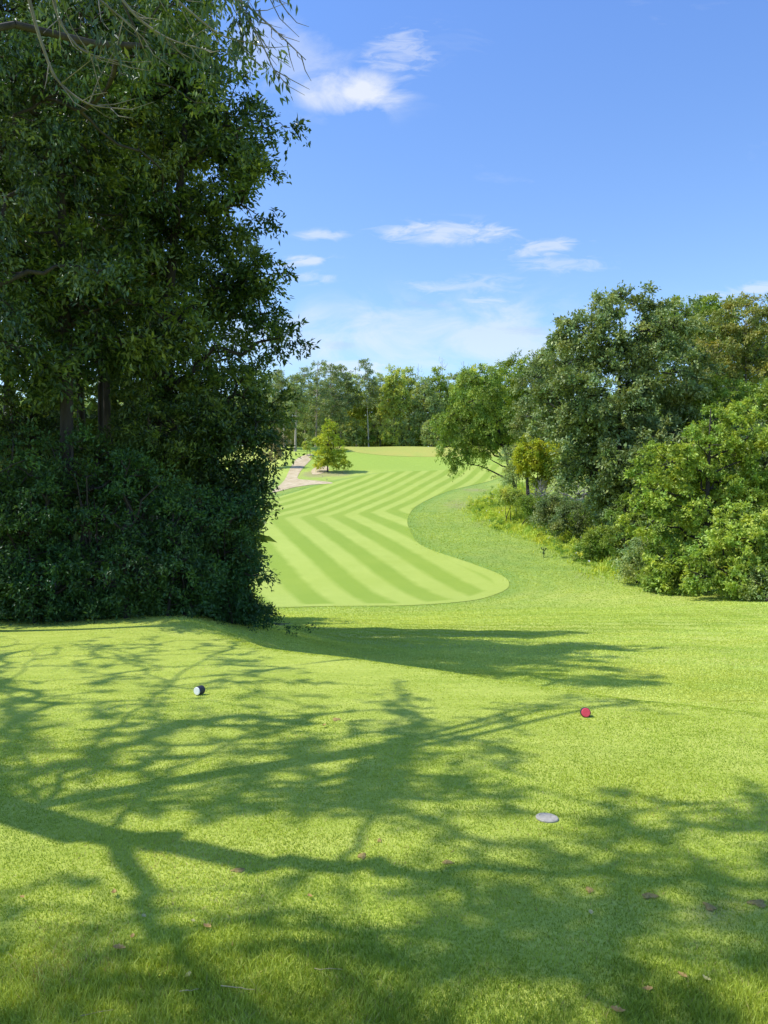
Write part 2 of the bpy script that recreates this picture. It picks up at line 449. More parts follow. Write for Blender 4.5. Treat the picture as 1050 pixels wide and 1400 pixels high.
dry += (gsp(460, 985, .25, .25, .5) + gsp(545, 990, .3, .3, .5) + gsp(885, 1225, .18, .12, .55) + gsp(985, 1270, .22, .10, .55) + gsp(1035, 1235, .12, .1, .9) +
        gsp(625, 1180, .12, .08, .6) + gsp(330, 1190, .12, .09, .6) + gsp(360, 1130, .1, .1, .4) + gsp(805, 1215, .06, .1, .6) + gsp(970, 1240, .05, .08, .8)
        + gsp(430, 1335, .18, .08, .5) + gsp(385, 865, 1.1, 1.6, .6))
fdist = pdist(FW, vx, vy); fdist[inside(FW, vx, vy)] = 0
ap = sstep(158, 168, vy) * sstep(-26, -18, vx) * sstep(228, 214, vy)
WB = [(-14, 13.2), (-9.6, 13.6), (-6.2, 14.4), (-4.2, 15.4), (-3.0, 17.5), (-4, 30), (-10, 42), (-60, 60), (-60, 10)]
WB = smooth_poly(WB, 4)
wd = pdist(WB, vx, vy); wi = inside(WB, vx, vy)
soil = np.where(wi, sstep(0, .8, wd) * 1.0, 0) + 0.45 * np.exp(-(wd / 0.8) ** 2) * (~wi) * 0.8
s_ = crest(vx, vy)
teeA = sstep(2.5, -1.0, s_)
gnd = make_obj('ground', V, Q, M['ground'], smooth=True,
               attrs={'deep': sstep(56, 72, vy) * sstep(165, 140, vy), 'dry': dry, 'fd': fdist, 'apron': ap, 'soil': soil, 'tee': teeA})
tag(gnd, kind='structure')
sheet('fairway', FW, M['fairway'], 0.03, 1.3, fw_attrs)
sheet('putting_green', GR, M['green'], 0.035, 2.0)

PATH = poly_from_px([(372, 673), (388, 658), (396, 642), (404, 629), (418, 622), (426, 621), (427, 626), (417, 637), (409, 648), (408, 655),
                     (430, 657), (452, 659.5), (452, 661.5), (425, 663), (400, 667), (385, 671)], 3)
sheet('cart_path', PATH, M['path'], 0.05, 1.5)
PATH2 = poly_from_px([(426, 643), (436, 637), (448, 638), (449, 643), (438, 648), (428, 649)], 3)
sheet('sand_patch', PATH2, M['path'], 0.045, 1.0)

# ------------------------------------------------------------------ foliage generators
def leaves(C, O, K, m, cr, ls, lw=0.42, droop=0.3, updown=0.0, flat=0.7, vclump=None, hang=0.0, spread=1.0):
    n = len(C)
    if vclump is None: vclump = rng.random(n)
    D = norm(rng.normal(size=(n, K, 3)) * np.array([1, 1, flat]) * spread + O[:, None] * 0.9 + np.array([0, 0, 0.12 - hang]))
    L = cr * rng.uniform(0.55, 1.25, (n, K, 1, 1))
    s = rng.uniform(0.05, 1.0, (n, K, m, 1)) ** 0.8
    base = C[:, None, None] + D[:, :, None] * L * s - np.array([0, 0, 1.]) * droop * L * s * s
    base = base + rng.normal(size=base.shape) * cr * 0.11
    A = norm(D[:, :, None] * 0.6 + rng.normal(size=base.shape) * 0.65 + np.array([0, 0, -0.35 * droop * 2 - hang]))
    Nn = norm(rng.normal(size=base.shape) * 0.65 + np.array([0, 0, 1.0 + updown]))
    B = norm(np.cross(A, Nn)); Nn = np.cross(B, A)
    sz = ls * rng.uniform(0.65, 1.25, base.shape[:-1] + (1,))
    p0 = base; p1 = base + A * sz * .42 + B * sz * lw * .5 + Nn * sz * .06
    p2 = base + A * sz - Nn * sz * .05; p3 = base + A * sz * .42 - B * sz * lw * .5 + Nn * sz * .06
    V = np.stack([p0, p1, p2, p3], -2).reshape(-1, 3)
    N = len(V) // 4
    Q = np.arange(N * 4).reshape(N, 4)
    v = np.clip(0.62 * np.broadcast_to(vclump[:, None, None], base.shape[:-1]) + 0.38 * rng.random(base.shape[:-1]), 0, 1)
    # leaves get lighter toward the twig ends
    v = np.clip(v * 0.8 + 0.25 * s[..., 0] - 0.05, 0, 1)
    return V, Q, np.repeat(v.ravel(), 4)

def lobes_to_clumps(lobes, nc, shell=0.45, flatb=0.0, jitter=0.12):
    W = np.array([(l[1][0] * l[1][2]) ** 1.0 for l in lobes]); W = W / W.sum()
    C = []; O = []; I = []
    for k, (c, r) in enumerate(lobes):
        n = max(3, int(round(nc * W[k])))
        d = norm(rng.normal(size=(n, 3)))
        rr = shell + (1 - shell) * rng.random((n, 1)) ** 0.6
        rr *= 1 + jitter * rng.normal(size=(n, 1))
        low = d[:, 2] < -0.3
        rr[low] *= 0.85
        C.append(np.asarray(c) + d * rr * np.asarray(r)); O.append(d); I.append(np.full(n, k))
    return np.concatenate(C), np.concatenate(O), np.concatenate(I)

def grow(root_pts, root_r, C, tub, rmin=0.006, rtip=0.01, wig=0.12, k=4, taper=0.55, maxr=None):
    """attach clump centres to the nearest node nearer the stem; tubes swell toward the stem"""
    nodes = [np.array(p, float) for p in root_pts]; nr = [float(r) for r in root_r]; par = [-1] * len(nodes)
    rootP = np.array(root_pts)
    dist0 = np.array([np.min(np.linalg.norm(rootP - c, axis=1)) for c in C])
    order = np.argsort(dist0)
    nr0 = len(nodes)
    segs = []
    NP = np.zeros((nr0 + 2 * len(C) + 5, 3)); NP[:nr0] = rootP; cnt = nr0
    parent = np.full(len(NP), -1); depth = np.zeros(len(NP)); depth[:nr0] = 0
    for ci in order:
        c = C[ci]
        dv = c - NP[:cnt]
        d = np.linalg.norm(dv, axis=1)
        cost = d + 0.35 * depth[:cnt] + np.where(dv[:, 2] < 0, -dv[:, 2] * 0.6, 0)
        j = int(np.argmin(cost))
        p = NP[j]
        midp = (p + c) / 2 + rng.normal(size=3) * wig * d[j] + np.array([0, 0, -0.06 * d[j]])
        NP[cnt] = midp; parent[cnt] = j; depth[cnt] = depth[j] + np.linalg.norm(midp - p)
        NP[cnt + 1] = c; parent[cnt + 1] = cnt; depth[cnt + 1] = depth[cnt] + np.linalg.norm(c - midp)
        cnt += 2
    load = np.zeros(cnt); load[nr0:] = 1
    for i in range(cnt - 1, nr0 - 1, -1):
        load[parent[i]] += load[i]
    R = rtip * np.sqrt(np.maximum(load, 1)) ** 1.05
    for i in range(nr0, cnt):
        j = parent[i]
        rj = R[j] if j >= nr0 else min(R[i] * 1.25, root_r[j] * 0.8)
        a, b = NP[j], NP[i]
        m = (a + b) / 2 + rng.normal(size=3) * 0.05 * np.linalg.norm(b - a)
        tub.add([a, m, b], [min(rj, R[i] * 1.5), R[i] * 1.1, max(R[i] * .9, rmin)], k)

def stem(base, top, r0, r1, n=10, wig=0.25, sag=0):
    base = np.asarray(base, float); top = np.asarray(top, float)
    t = np.linspace(0, 1, n)[:, None]
    P = base + (top - base) * t
    L = np.linalg.norm(top - base)
    ph = rng.uniform(0, 6, 4)
    P[:, 0] += (np.sin(t[:, 0] * 4 + ph[0]) - np.sin(ph[0])) * wig * 0.06 * L * 0.5
    P[:, 1] += (np.sin(t[:, 0] * 5 + ph[1]) - np.sin(ph[1])) * wig * 0.06 * L * 0.5
    R = r0 + (r1 - r0) * t[:, 0]
    R[0] *= 1.35
    P[0, 2] -= 0.25
    return P, R

def tree(name, label, cat, px, Y, lobes, nc, K, m, cr, ls, leaf, bark, r0=0.2, group=None, top=None, lean=0, stems=1,
         droop=0.3, flat=0.7, shell=0.45, hang=0, lw=0.42, base=None, rtip=None, vb=0.0, spread=1.0, jitter=.12, part_names=('trunk', 'crown')):
    if base is None:
        bx = ray(px, 700)[0] * Y
        base = np.array([bx, Y, float(zf(bx, Y))])
    lb = []
    for l in lobes:       # (px, py, dy, rx_px, rz_px)
        c = at(l[0], l[1], Y + l[2]); s = (Y + l[2]) / F
        lb.append((c, (l[3] * s, l[3] * s * 0.9, l[4] * s)))
    C, O, I = lobes_to_clumps(lb, nc, shell, jitter=jitter)
    C[:, 2] = np.maximum(C[:, 2], zf(C[:, 0], C[:, 1]) + cr * 0.35)
    cen = np.mean([l[0] for l in lb], axis=0)
    topz = max(l[0][2] + l[1][2] * (0.6 if stems == 1 else -.2) for l in lb)
    rootobj = empty(name, base, label, cat, group)
    tub = Tubes(); RP = []; RR = []
    for sidx in range(stems):
        off = np.array([0, 0, 0.]) if stems == 1 else np.array([rng.normal() * cr * .5, rng.normal() * cr * .5, 0])
        tp = np.array([cen[0] * .8 + base[0] * .2, cen[1] * .6 + base[1] * .4, topz]) if top is None else np.asarray(top, float)
        if stems > 1: tp = tp + np.array([rng.uniform(-1, 1) * cr, rng.uniform(-1, 1) * cr, -rng.random() * cr * 2])
        P, R = stem(base + off, tp, r0 / math.sqrt(stems), r0 * 0.15, 12)
        tub.add(P, R, 9 if Y < 40 else 6)
        keep = np.arange(len(P)) >= (3 if stems == 1 else 1)
        RP += list(P[keep]); RR += list(R[keep])
        # main limbs to lobes
        for c, r in (lb if stems == 1 else []):
            dz = c[2] - r[2] * 0.2
            cand = [i for i in range(2, len(P)) if P[i][2] < dz - 0.15 * np.linalg.norm(P[i][:2] - c[:2])]
            i = cand[-1] if cand else 3
            q = np.asarray(c); d = np.linalg.norm(q - P[i])
            if d < 0.5 * cr: continue
            t = np.linspace(0, 1, 7)[:, None]
            LP = P[i] + (q - P[i]) * t + np.array([0, 0, 1]) * (np.sin(t * PI) * 0.08 * d)
            LP[1:-1] += rng.normal(size=(5, 3)) * 0.035 * d
            LR = np.linspace(min(R[i] * .7, r0 * .5), r0 * .1, 7)
            tub.add(LP, LR, 7 if Y < 40 else 5)
            RP += list(LP[1:]); RR += list(LR[1:])
    grow(RP, RR, C, tub, rmin=0.004 if Y < 40 else .01, rtip=rtip or (0.008 if Y < 40 else 0.00016 * Y + .006), k=4 if Y < 40 else 3)
    tub.build(part_names[0], M[bark], rootobj, origin=base)
    # noisy brightness clumps
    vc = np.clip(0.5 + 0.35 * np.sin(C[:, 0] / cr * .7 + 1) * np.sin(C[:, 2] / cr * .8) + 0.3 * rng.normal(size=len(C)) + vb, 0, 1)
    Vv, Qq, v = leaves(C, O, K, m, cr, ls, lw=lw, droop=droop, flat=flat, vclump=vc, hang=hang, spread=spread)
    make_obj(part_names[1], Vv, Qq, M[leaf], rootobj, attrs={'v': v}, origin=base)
    return rootobj

def pine(name, label, px, Y, top_py, crown_py, w_px, leaf, bark, levels=14, cone=False, r0=.25, group=None, sparse=1.0, base_off=0, cat='tree', lpc=26):
    bx = ray(px, 700)[0] * Y
    base = np.array([bx, Y, float(zf(bx, Y))])
    tp = at(px + rng.normal() * 2, top_py, Y); cz = at(px, crown_py, Y)[2]
    root = empty(name, base, label, cat, group)
    tub = Tubes(); P, R = stem(base, tp, r0, .05, 12, .15); tub.add(P, R, 6)
    C = []; O = []
    wr = w_px * Y / F
    for i in range(levels):
        t = (i + .3 * rng.random()) / levels
        z = cz + (tp[2] - cz) * t
        if cone: rad = wr * (1 - t) ** 0.85 + 0.3
        else: rad = wr * (0.55 + 0.6 * math.sin(PI * min(1, t * 0.9 + .12))) * (1.05 - .55 * t)
        c0 = np.array([np.interp(z, P[:, 2], P[:, 0]), np.interp(z, P[:, 2], P[:, 1]), z])
        nb = int(rng.integers(4, 7) * sparse) + 1
        for b in range(nb):
            a = rng.uniform(0, 2 * PI); L = rad * rng.uniform(.5, 1.15)
            d = np.array([math.cos(a), math.sin(a), 0.0])
            e = c0 + d * L + np.array([0, 0, L * (0.18 if not cone else -.15) * rng.uniform(.3, 1.4)])
            tub.add([c0, (c0 + e) / 2 + np.array([0, 0, .05 * L]), e], [.07, .05, .025], 3)
            nn = max(1, int(L / 1.0))
            for q in range(nn):
                s = 1 - q * 0.8 / max(1, nn)
                C.append(c0 + (e - c0) * s + rng.normal(size=3) * .25); O.append(d)
    C = np.array(C); O = np.array(O)
    tub.build('trunk', M[bark], root, origin=base)
    Vv, Qq, v = leaves(C, O, 6, max(3, int(lpc / 6 * 1.3)), 1.0, 0.62, lw=.34, droop=.1, flat=.4)
    make_obj('crown', Vv, Qq, M[leaf], root, attrs={'v': v}, origin=base)
    return root

def bare_tree(name, label, px, Y, top_py, w_px, bark='dead_wood', group=None, start_py=None, nc=70, r0=.14, rt=.016):
    bx = ray(px, 700)[0] * Y
    base = np.array([bx, Y, float(zf(bx, Y))])
    tp = at(px, top_py, Y); root = empty(name, base, label, 'bare tree', group)
    tub = Tubes(); P, R = stem(base, tp, r0, .03, 12, .2); tub.add(P, R, 6)
    cpy = (top_py + (start_py or top_py + 60)) / 2
    lb = [(at(px, cpy, Y), (w_px * Y / F, w_px * Y / F, (cpy - top_py) * Y / F))]
    C, O, I = lobes_to_clumps(lb, nc, .3)
    grow(list(P[4:]), list(R[4:]), C, tub, rmin=.008, rtip=rt, wig=.06, k=3)
    for c, o in zip(C, O):
        for q in range(3):
            e = c + norm(o + rng.normal(size=3) * .5 + np.array([0, 0, .7])) * .8 * Y / 200
            tub.add([c, (c + e) / 2, e], [rt, rt * .8, rt * .4], 3)
    tub.build('trunk', M[bark], root, origin=base)
    return root

# ================================================================== left wood
LW = 'trees of the dark wood at left'
# tree whose boughs hang into the top left of the view and whose shadow crosses the tee
def gz(x, y): return float(zf(x, y))

SUN_EL = math.radians(56); SUN_AZ = math.radians(-5)      # shadow goes to +x and a little toward the camera
SH = np.array([math.cos(SUN_AZ), -math.sin(SUN_AZ)]) / math.tan(SUN_EL)
def up_from_shadow(px, py, h):
    """point at height h above the tee whose shadow falls on the ground seen at px,py"""
    g = unproj(px, py); p = g - SH * h
    return np.array([p[0], p[1], h + gz(*g)])

def shade_tree():
    HS = 0.74
    fork = up_from_shadow(140, 1142, 6.0 * HS)
    base = np.array([-6.6, 7.2, 0]); base[2] = gz(base[0], base[1])
    root = empty('shade_tree', base, 'tall tree just outside the left edge whose twiggy boughs hang over the tee', 'tree')
    tub = Tubes(); RP = []; RR = []
    t = np.linspace(0, 1, 8)[:, None]
    P = base + (fork - base) * t; P[:, 0] += .08 * np.sin(t[:, 0] * 5)
    P[0, 2] -= .3
    R = np.linspace(.20, .13, 8); R[0] = .3
    tub.add(P, R, 12)
    limbs = [
        # list of (px, py, height) shadow waypoints, radii
        ([(140, 1142, 6.0), (290, 1170, 6.7), (470, 1187, 7.4), (600, 1195, 8.1), (760, 1190, 9), (900, 1185, 9.8)], .155, .03),
        ([(140, 1142, 6.0), (200, 1225, 6.8), (250, 1300, 7.6), (280, 1390, 8.5)], .11, .03),
        ([(470, 1187, 7.4), (520, 1110, 8.2), (545, 1060, 9.0), (560, 1010, 9.7)], .07, .02),
        ([(600, 1195, 8.1), (700, 1245, 8.9), (850, 1290, 9.9), (960, 1320, 10.6)], .06, .02),
        ([(250, 1300, 7.6), (450, 1300, 8.6), (640, 1320, 9.6), (800, 1345, 10.4)], .075, .02),
        ([(140, 1142, 6.0), (190, 1080, 7.0), (300, 1020, 8.1), (420, 990, 9.3)], .07, .02),
        ([(60, 1100, 5.4), (140, 1010, 6.8), (230, 940, 8.0), (290, 895, 8.9)], .07, .02),
        ([(230, 940, 8.0), (330, 925, 8.7), (400, 910, 9.6)], .045, .02),
        ([(230, 940, 8.0), (180, 900, 8.9), (100, 880, 9.8)], .045, .02),
        ([(60, 1100, 5.4), (20, 1000, 6.6), (10, 930, 7.9), (60, 880, 9)], .05, .015),
        ([(760, 1190, 9), (860, 1140, 9.7), (960, 1110, 10.4), (1040, 1090, 11)], .045, .015),
        ([(900, 1185, 9.8), (1000, 1205, 10.6), (1100, 1230, 11.4)], .035, .015),
        ([(300, 1020, 8.1), (480, 1010, 9.0), (640, 990, 9.9)], .045, .015),
    ]
    for w, ra, rb in limbs:
        W = np.array([up_from_shadow(p[0], p[1], p[2] * HS) for p in w])
        n = 5 * (len(w) - 1) + 1
        tt = np.linspace(0, len(w) - 1, n)
        LP = np.stack([np.interp(tt, np.arange(len(w)), W[:, k]) for k in range(3)], 1)
        # smooth the corners and add gentle crookedness
        for _ in range(3): LP[1:-1] = .25 * LP[:-2] + .5 * LP[1:-1] + .25 * LP[2:]
        LP[1:-1] += rng.normal(size=LP[1:-1].shape) * .035
        LR = np.linspace(ra * (.74 if ra > .15 else .56 if ra > .1 else .36), rb * .6, n)
        tub.add(LP, LR, 8); RP += list(LP[2:]); RR += list(LR[2:])
    # clumps: shadow targets on the ground
    C = []
    def field(n, x0, x1, y0, y1, h0, h1, f):
        k = 0
        while k < n:
            px, py = rng.uniform(x0, x1), rng.uniform(y0, y1)
            if rng.random() > f(px, py): continue
            C.append(up_from_shadow(px, py, rng.uniform(h0, h1) * HS)); k += 1
    def blot(px, py):
        s = math.sin(px * .048 + 1.2 + .8 * math.sin(py * .03)) * math.sin(py * .16 * (950 / py) + px * .012) + .6 * math.sin(px * .09 - py * .21 * (950 / py)) + .3 * math.sin(px * .011 + py * .02)
        return max(0.16, min(1, 1.6 * s))
    field(480, -60, 620, 930, 1120, 8, 12.5, blot)
    field(130, 380, 720, 975, 1110, 8.5, 12.5, blot)
    field(230, 560, 1180, 1070, 1330, 9, 12.5, blot)
    field(150, -80, 1000, 1200, 1480, 7.5, 11.5, blot)
    field(60, -200, 260, 880, 1000, 7, 11, blot)
    field(150, -120, 430, 868, 935, 8, 11.5, blot)
    n1 = len(C)
    k = 0
    while k < 120:
        px = rng.uniform(520, 900); py = rng.uniform(872, 938)
        if abs(py - (880 + (px - 520) * .135)) > 26 - (px - 520) * .03: continue
        C.append(up_from_shadow(px, py, rng.uniform(9.2, 11.5))); k += 1
    C = np.array(C)
    grow(RP, RR, C[:n1], tub, rmin=.004, rtip=.006, wig=.1, k=4)
    grow(RP, RR, C[n1:], tub, rmin=.003, rtip=.0026, wig=.1, k=5)
    tub.build('trunk', M['bark_dark'], root, origin=base)
    O = norm(rng.normal(size=C.shape))
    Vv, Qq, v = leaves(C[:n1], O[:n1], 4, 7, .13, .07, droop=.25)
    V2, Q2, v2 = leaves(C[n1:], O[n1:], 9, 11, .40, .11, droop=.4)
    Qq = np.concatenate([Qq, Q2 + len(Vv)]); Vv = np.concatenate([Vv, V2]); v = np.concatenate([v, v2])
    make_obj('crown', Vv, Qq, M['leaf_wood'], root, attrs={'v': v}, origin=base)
    # drooping boughs seen against the sky at the top left
    tb = Tubes(); CC = []; OO = []; LCn = []
    start = at(-60, -180, 6.4)
    boughs = [
        [(-60, -160, 6.6), (60, -60, 6.8), (150, 10, 7.0), (205, 60, 7.1)],
        [(-40, -200, 6.6), (130, -90, 6.8), (230, -10, 7.0), (300, 50, 7.1), (350, 60, 7.1)],
        [(60, -170, 6.7), (220, -80, 7.0), (330, 0, 7.2), (380, 45, 7.3), (418, 82, 7.3)],
        [(200, -90, 7), (290, -40, 7.1), (345, 30, 7.1), (380, 108, 7.1)],
        [(100, -100, 6.9), (180, 20, 7), (230, 55, 7), (290, 70, 7)],
        [(20, -80, 6.6), (50, 40, 6.7), (75, 110, 6.8), (120, 145, 6.8), (182, 150, 6.8)],
        [(60, -60, 6.8), (80, 30, 6.9), (110, 70, 6.9), (150, 82, 6.9)],
        [(250, -60, 7.2), (330, -40, 7.2), (375, -10, 7.3), (395, 20, 7.3)],
    ]
    for bgh in boughs:
        W = np.array([at(*p) for p in bgh]); n = 6 * (len(bgh) - 1) + 1
        tt = np.linspace(0, len(bgh) - 1, n)
        LP = np.stack([np.interp(tt, np.arange(len(bgh)), W[:, k]) for k in range(3)], 1)
        for _ in range(4): LP[1:-1] = .25 * LP[:-2] + .5 * LP[1:-1] + .25 * LP[2:]
        tb.add(LP, np.linspace(.018, .004, n), 6)
        for q in range(10):
            i = int(rng.integers(n // 3, n - 1)); d = norm(norm(LP[i + 1] - LP[i]) + rng.normal(size=3) * .55 + np.array([.1, 0, -.35]))
            L = rng.uniform(.2, .6)
            e1 = LP[i] + d * L * .5 + rng.normal(size=3) * .03; e2 = e1 + (d + np.array([.2, 0, .25])) * L * .4
            tb.add([LP[i], e1, e2], [.006, .004, .002], 4)
            if rng.random() < .7 and LP[i][2] > at(0, 20, 7)[2] and e2[0] < at(375, 0, 7)[0]:
                CC.append(e2); OO.append(d)
            if rng.random() < .4 and LP[i][2] > at(0, 20, 7)[2] and e1[0] < at(360, 0, 7)[0]:
                CC.append(e1); OO.append(d)
    # connect the boughs back to the tree
    s0 = up_from_shadow(60, 1100, 5.4 * HS)
    for p in (at(-60, -160, 6.6), at(-40, -200, 6.6), at(60, -170, 6.7)):
        mid = (s0 + p) / 2 + np.array([0, 0, .5])
        tb.add([s0, mid, p], [.07, .045, .022], 7)
    tb.build('hanging_boughs', M['bark_grey'], root, origin=base)
    CC = np.array(CC); OO = np.array(OO)
    Vv, Qq, v = leaves(CC, OO, 5, 5, .2, .095, lw=.3, droop=.8, hang=.7)
    make_obj('hanging_leaves', Vv, Qq, M['leaf_ash'], root, attrs={'v': v}, origin=base)
shade_tree()

NEARK = dict(cat='tree', group=LW)
tree('wood_tree', 'leaning grey trunk with long drooping leaves at the left edge of the wood', px=-42, Y=12.4,
     lobes=[(-10, 30, 0, 120, 90), (60, 120, .6, 95, 80), (-30, 240, .5, 95, 90), (110, 40, 1.0, 95, 70), (60, 220, 1.2, 60, 60), (130, 370, 1.0, 40, 30), (-30, 400, .4, 60, 80)],
     nc=230, K=9, m=11, cr=.4, ls=.10, leaf='leaf_ash', bark='bark_dark', r0=.13, droop=.5, hang=.15, lw=.42, top=at(18, -160, 12.8), **NEARK)
tree('wood_tree', 'dark trunked tree second from the left in the wood', px=85, Y=15.2,
     lobes=[(70, 300, 0, 130, 120), (60, 120, 0.4, 130, 110), (140, 420, 0, 100, 90), (40, 470, 0, 110, 90), (120, 20, 0, 120, 80)],
     nc=340, K=9, m=12, cr=.48, ls=.145, leaf='leaf_wood', bark='bark_dark', r0=.17, **NEARK)
tree('wood_tree', 'tall broad tree with forked dark trunk, its crown outlined against the sky', px=185, Y=17.5,
     lobes=[(228, 50, 0, 72, 80), (306, 172, .2, 62, 62), (250, 250, 0, 100, 90), (330, 280, 0, 52, 62), (335, 385, 0, 62, 46), (385, 462, 0, 28, 22), (355, 430, .4, 45, 36),
            (250, 400, 0, 90, 80), (310, 545, 0, 72, 60), (210, 140, -.3, 80, 90), (200, 60, 0, 100, 60), (165, 330, -.4, 80, 90), (356, 165, 0, 22, 18), (240, 510, -.2, 90, 50)],
     nc=450, K=10, m=12, cr=.44, ls=.14, leaf='leaf_wood', bark='bark_dark', r0=.19, rtip=.0085, vb=.05, jitter=.22, **NEARK)
tree('wood_tree', 'tree added between the two big trunks to fill the wood shadow, crown lower than theirs', px=120, Y=19.6,
     lobes=[(110, 230, 0, 110, 90), (170, 330, 0, 100, 80), (60, 360, 0, 110, 90), (120, 460, 0, 120, 80)],
     nc=240, K=8, m=11, cr=.6, ls=.17, leaf='leaf_wood', bark='bark_dark', r0=.15, **NEARK)  # tree added to close a gap in the wood's shadow on the lawn
tree('wood_tree', 'smaller understorey tree with low boughs reaching right over the fairway edge', px=268, Y=16.6,
     lobes=[(336, 600, 0, 48, 44), (350, 655, 0, 32, 22), (296, 620, 0, 60, 56), (240, 600, 0, 70, 60), (310, 690, 0, 50, 40)],
     nc=200, K=9, m=12, cr=.4, ls=.105, leaf='leaf_wood', bark='bark_dark', r0=.1, **NEARK)
tree('wood_tree', 'tree deep in the wood with paler leaves showing between the trunks', px=150, Y=24,
     lobes=[(150, 150, 0, 130, 110), (230, 200, 1, 90, 90), (90, 260, 0, 110, 90), (160, 420, 0, 120, 90), (60, 130, 0, 120, 70), (190, 120, 0, 100, 60)],
     nc=360, K=8, m=11, cr=.7, ls=.21, leaf='leaf_wood2', bark='bark_dark', r0=.2, vb=.2, **NEARK)
tree('wood_tree', 'tree at the back of the wood behind its left edge', px=10, Y=27,
     lobes=[(10, 200, 0, 130, 130), (-40, 380, 0, 130, 110), (90, 460, 0, 130, 100), (20, 140, 0, 120, 70)],
     nc=260, K=8, m=11, cr=.85, ls=.25, leaf='leaf_wood2', bark='bark_dark', r0=.2, vb=.1, **NEARK)
tree('wood_tree', 'tree at the back of the wood behind its right edge', px=275, Y=26,
     lobes=[(270, 480, 0, 85, 80), (300, 380, 0, 60, 60), (240, 560, 0, 110, 60), (230, 340, 0, 70, 60)],
     nc=200, K=8, m=10, cr=.75, ls=.18, leaf='leaf_wood', bark='bark_dark', r0=.18, **NEARK)
tree('wood_tree', 'leafy tree beyond the left edge of the frame shading the wood', px=-260, Y=15,
     lobes=[(-240, 150, 0, 190, 160), (-200, 380, 0, 190, 130), (-240, 20, 0, 190, 110)],
     nc=230, K=8, m=11, cr=.75, ls=.19, leaf='leaf_wood', bark='bark_dark', r0=.24, **NEARK)
tree('wood_tree', 'second tree beyond the left edge of the frame, further back', px=-160, Y=21,
     lobes=[(-150, 200, 0, 150, 150), (-120, 420, 0, 160, 120), (-160, 110, 0, 150, 90)],
     nc=230, K=8, m=10, cr=.85, ls=.2, leaf='leaf_wood', bark='bark_dark', r0=.22, **NEARK)
# slim bare-ish poles inside the wood
for px, Y, tpx, tpy, lab in ((128, 19, 140, 120, 'slim dark pole trunk leaning right between the big trunks'), (35, 18, 20, 150, 'slim dark upright pole trunk near the left of the wood'),
                        (222, 20, 205, 130, 'slim pale trunk right of the forked trunk')):
    bx = ray(px, 700)[0] * Y; b = np.array([bx, Y, gz(bx, Y)])
    r_ = empty('sapling', b, lab, 'tree', LW)
    tb = Tubes(); P, R = stem(b, at(tpx, tpy, Y), .09, .03, 12, .5); tb.add(P, R, 7)
    C, O, I = lobes_to_clumps([(at(tpx, tpy + 30, Y), (1.2, 1.2, 1.2)), (at(tpx, tpy + 200, Y), (1.1, 1.1, 1.6))], 26, .4)
    grow(list(P[4:]), list(R[4:]), C, tb, rtip=.007)
    tb.build('trunk', M['bark_grey' if px == 222 else 'bark_dark'], r_, origin=b)
    Vv, Qq, v = leaves(C, O, 8, 9, .4, .11); make_obj('crown', Vv, Qq, M['leaf_wood'], r_, attrs={'v': v}, origin=b)
# shrubs under the wood
SG = 'shrubs under the dark wood'
shr = [
 (-30, 13.6, [(-20, 760, 0, 80, 85), (-20, 640, .4, 80, 80)], 'leaf_shrub', 'dark shrub at the left frame edge under the wood'),
 (50, 13.8, [(50, 790, 0, 62, 55), (40, 700, .5, 70, 70)], 'leaf_shrub', 'dark shrub second from the left under the wood'),
 (120, 14.4, [(115, 720, .3, 70, 80), (130, 800, 0, 60, 50), (110, 640, .6, 60, 60)], 'leaf_shrub', 'tall dark shrub in front of the second trunk'),
 (185, 14.2, [(185, 790, 0, 62, 60), (190, 700, .6, 62, 66)], 'leaf_shrub', 'bluish green shrub below the forked trunk'),
 (170, 15.8, [(160, 650, 0, 62, 52), (215, 640, 0, 45, 42)], 'leaf_wood2', 'sunlit yellowish shrub at the foot of the forked trunk'),
 (245, 14.4, [(245, 790, 0, 55, 62), (255, 720, .4, 50, 50)], 'leaf_shrub', 'rounded shrub at the front of the wood, lower right'),
 (300, 15.3, [(305, 770, 0, 48, 66), (310, 710, .3, 42, 40)], 'leaf_shrub', 'shrub at the lower right corner of the wood'),
 (312, 15.6, [(316, 775, 0, 28, 46), (328, 725, 0, 20, 26), (322, 822, 0, 24, 18), (300, 840, 0, 28, 14)], 'leaf_wood', 'last shrub of the wood, its leaves against the fairway'),
 (60, 17, [(60, 620, 0, 80, 60), (0, 560, 0, 80, 60)], 'leaf_wood', 'shrub deeper in the wood at left'),
]
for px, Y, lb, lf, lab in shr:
    tree('shrub', lab, 'shrub', px, Y, lb, nc=130, K=8, m=12, cr=.33, ls=.085, leaf=lf, bark='bark_dark', r0=.07, stems=4, group=SG, shell=.35, part_names=('stems', 'foliage'))
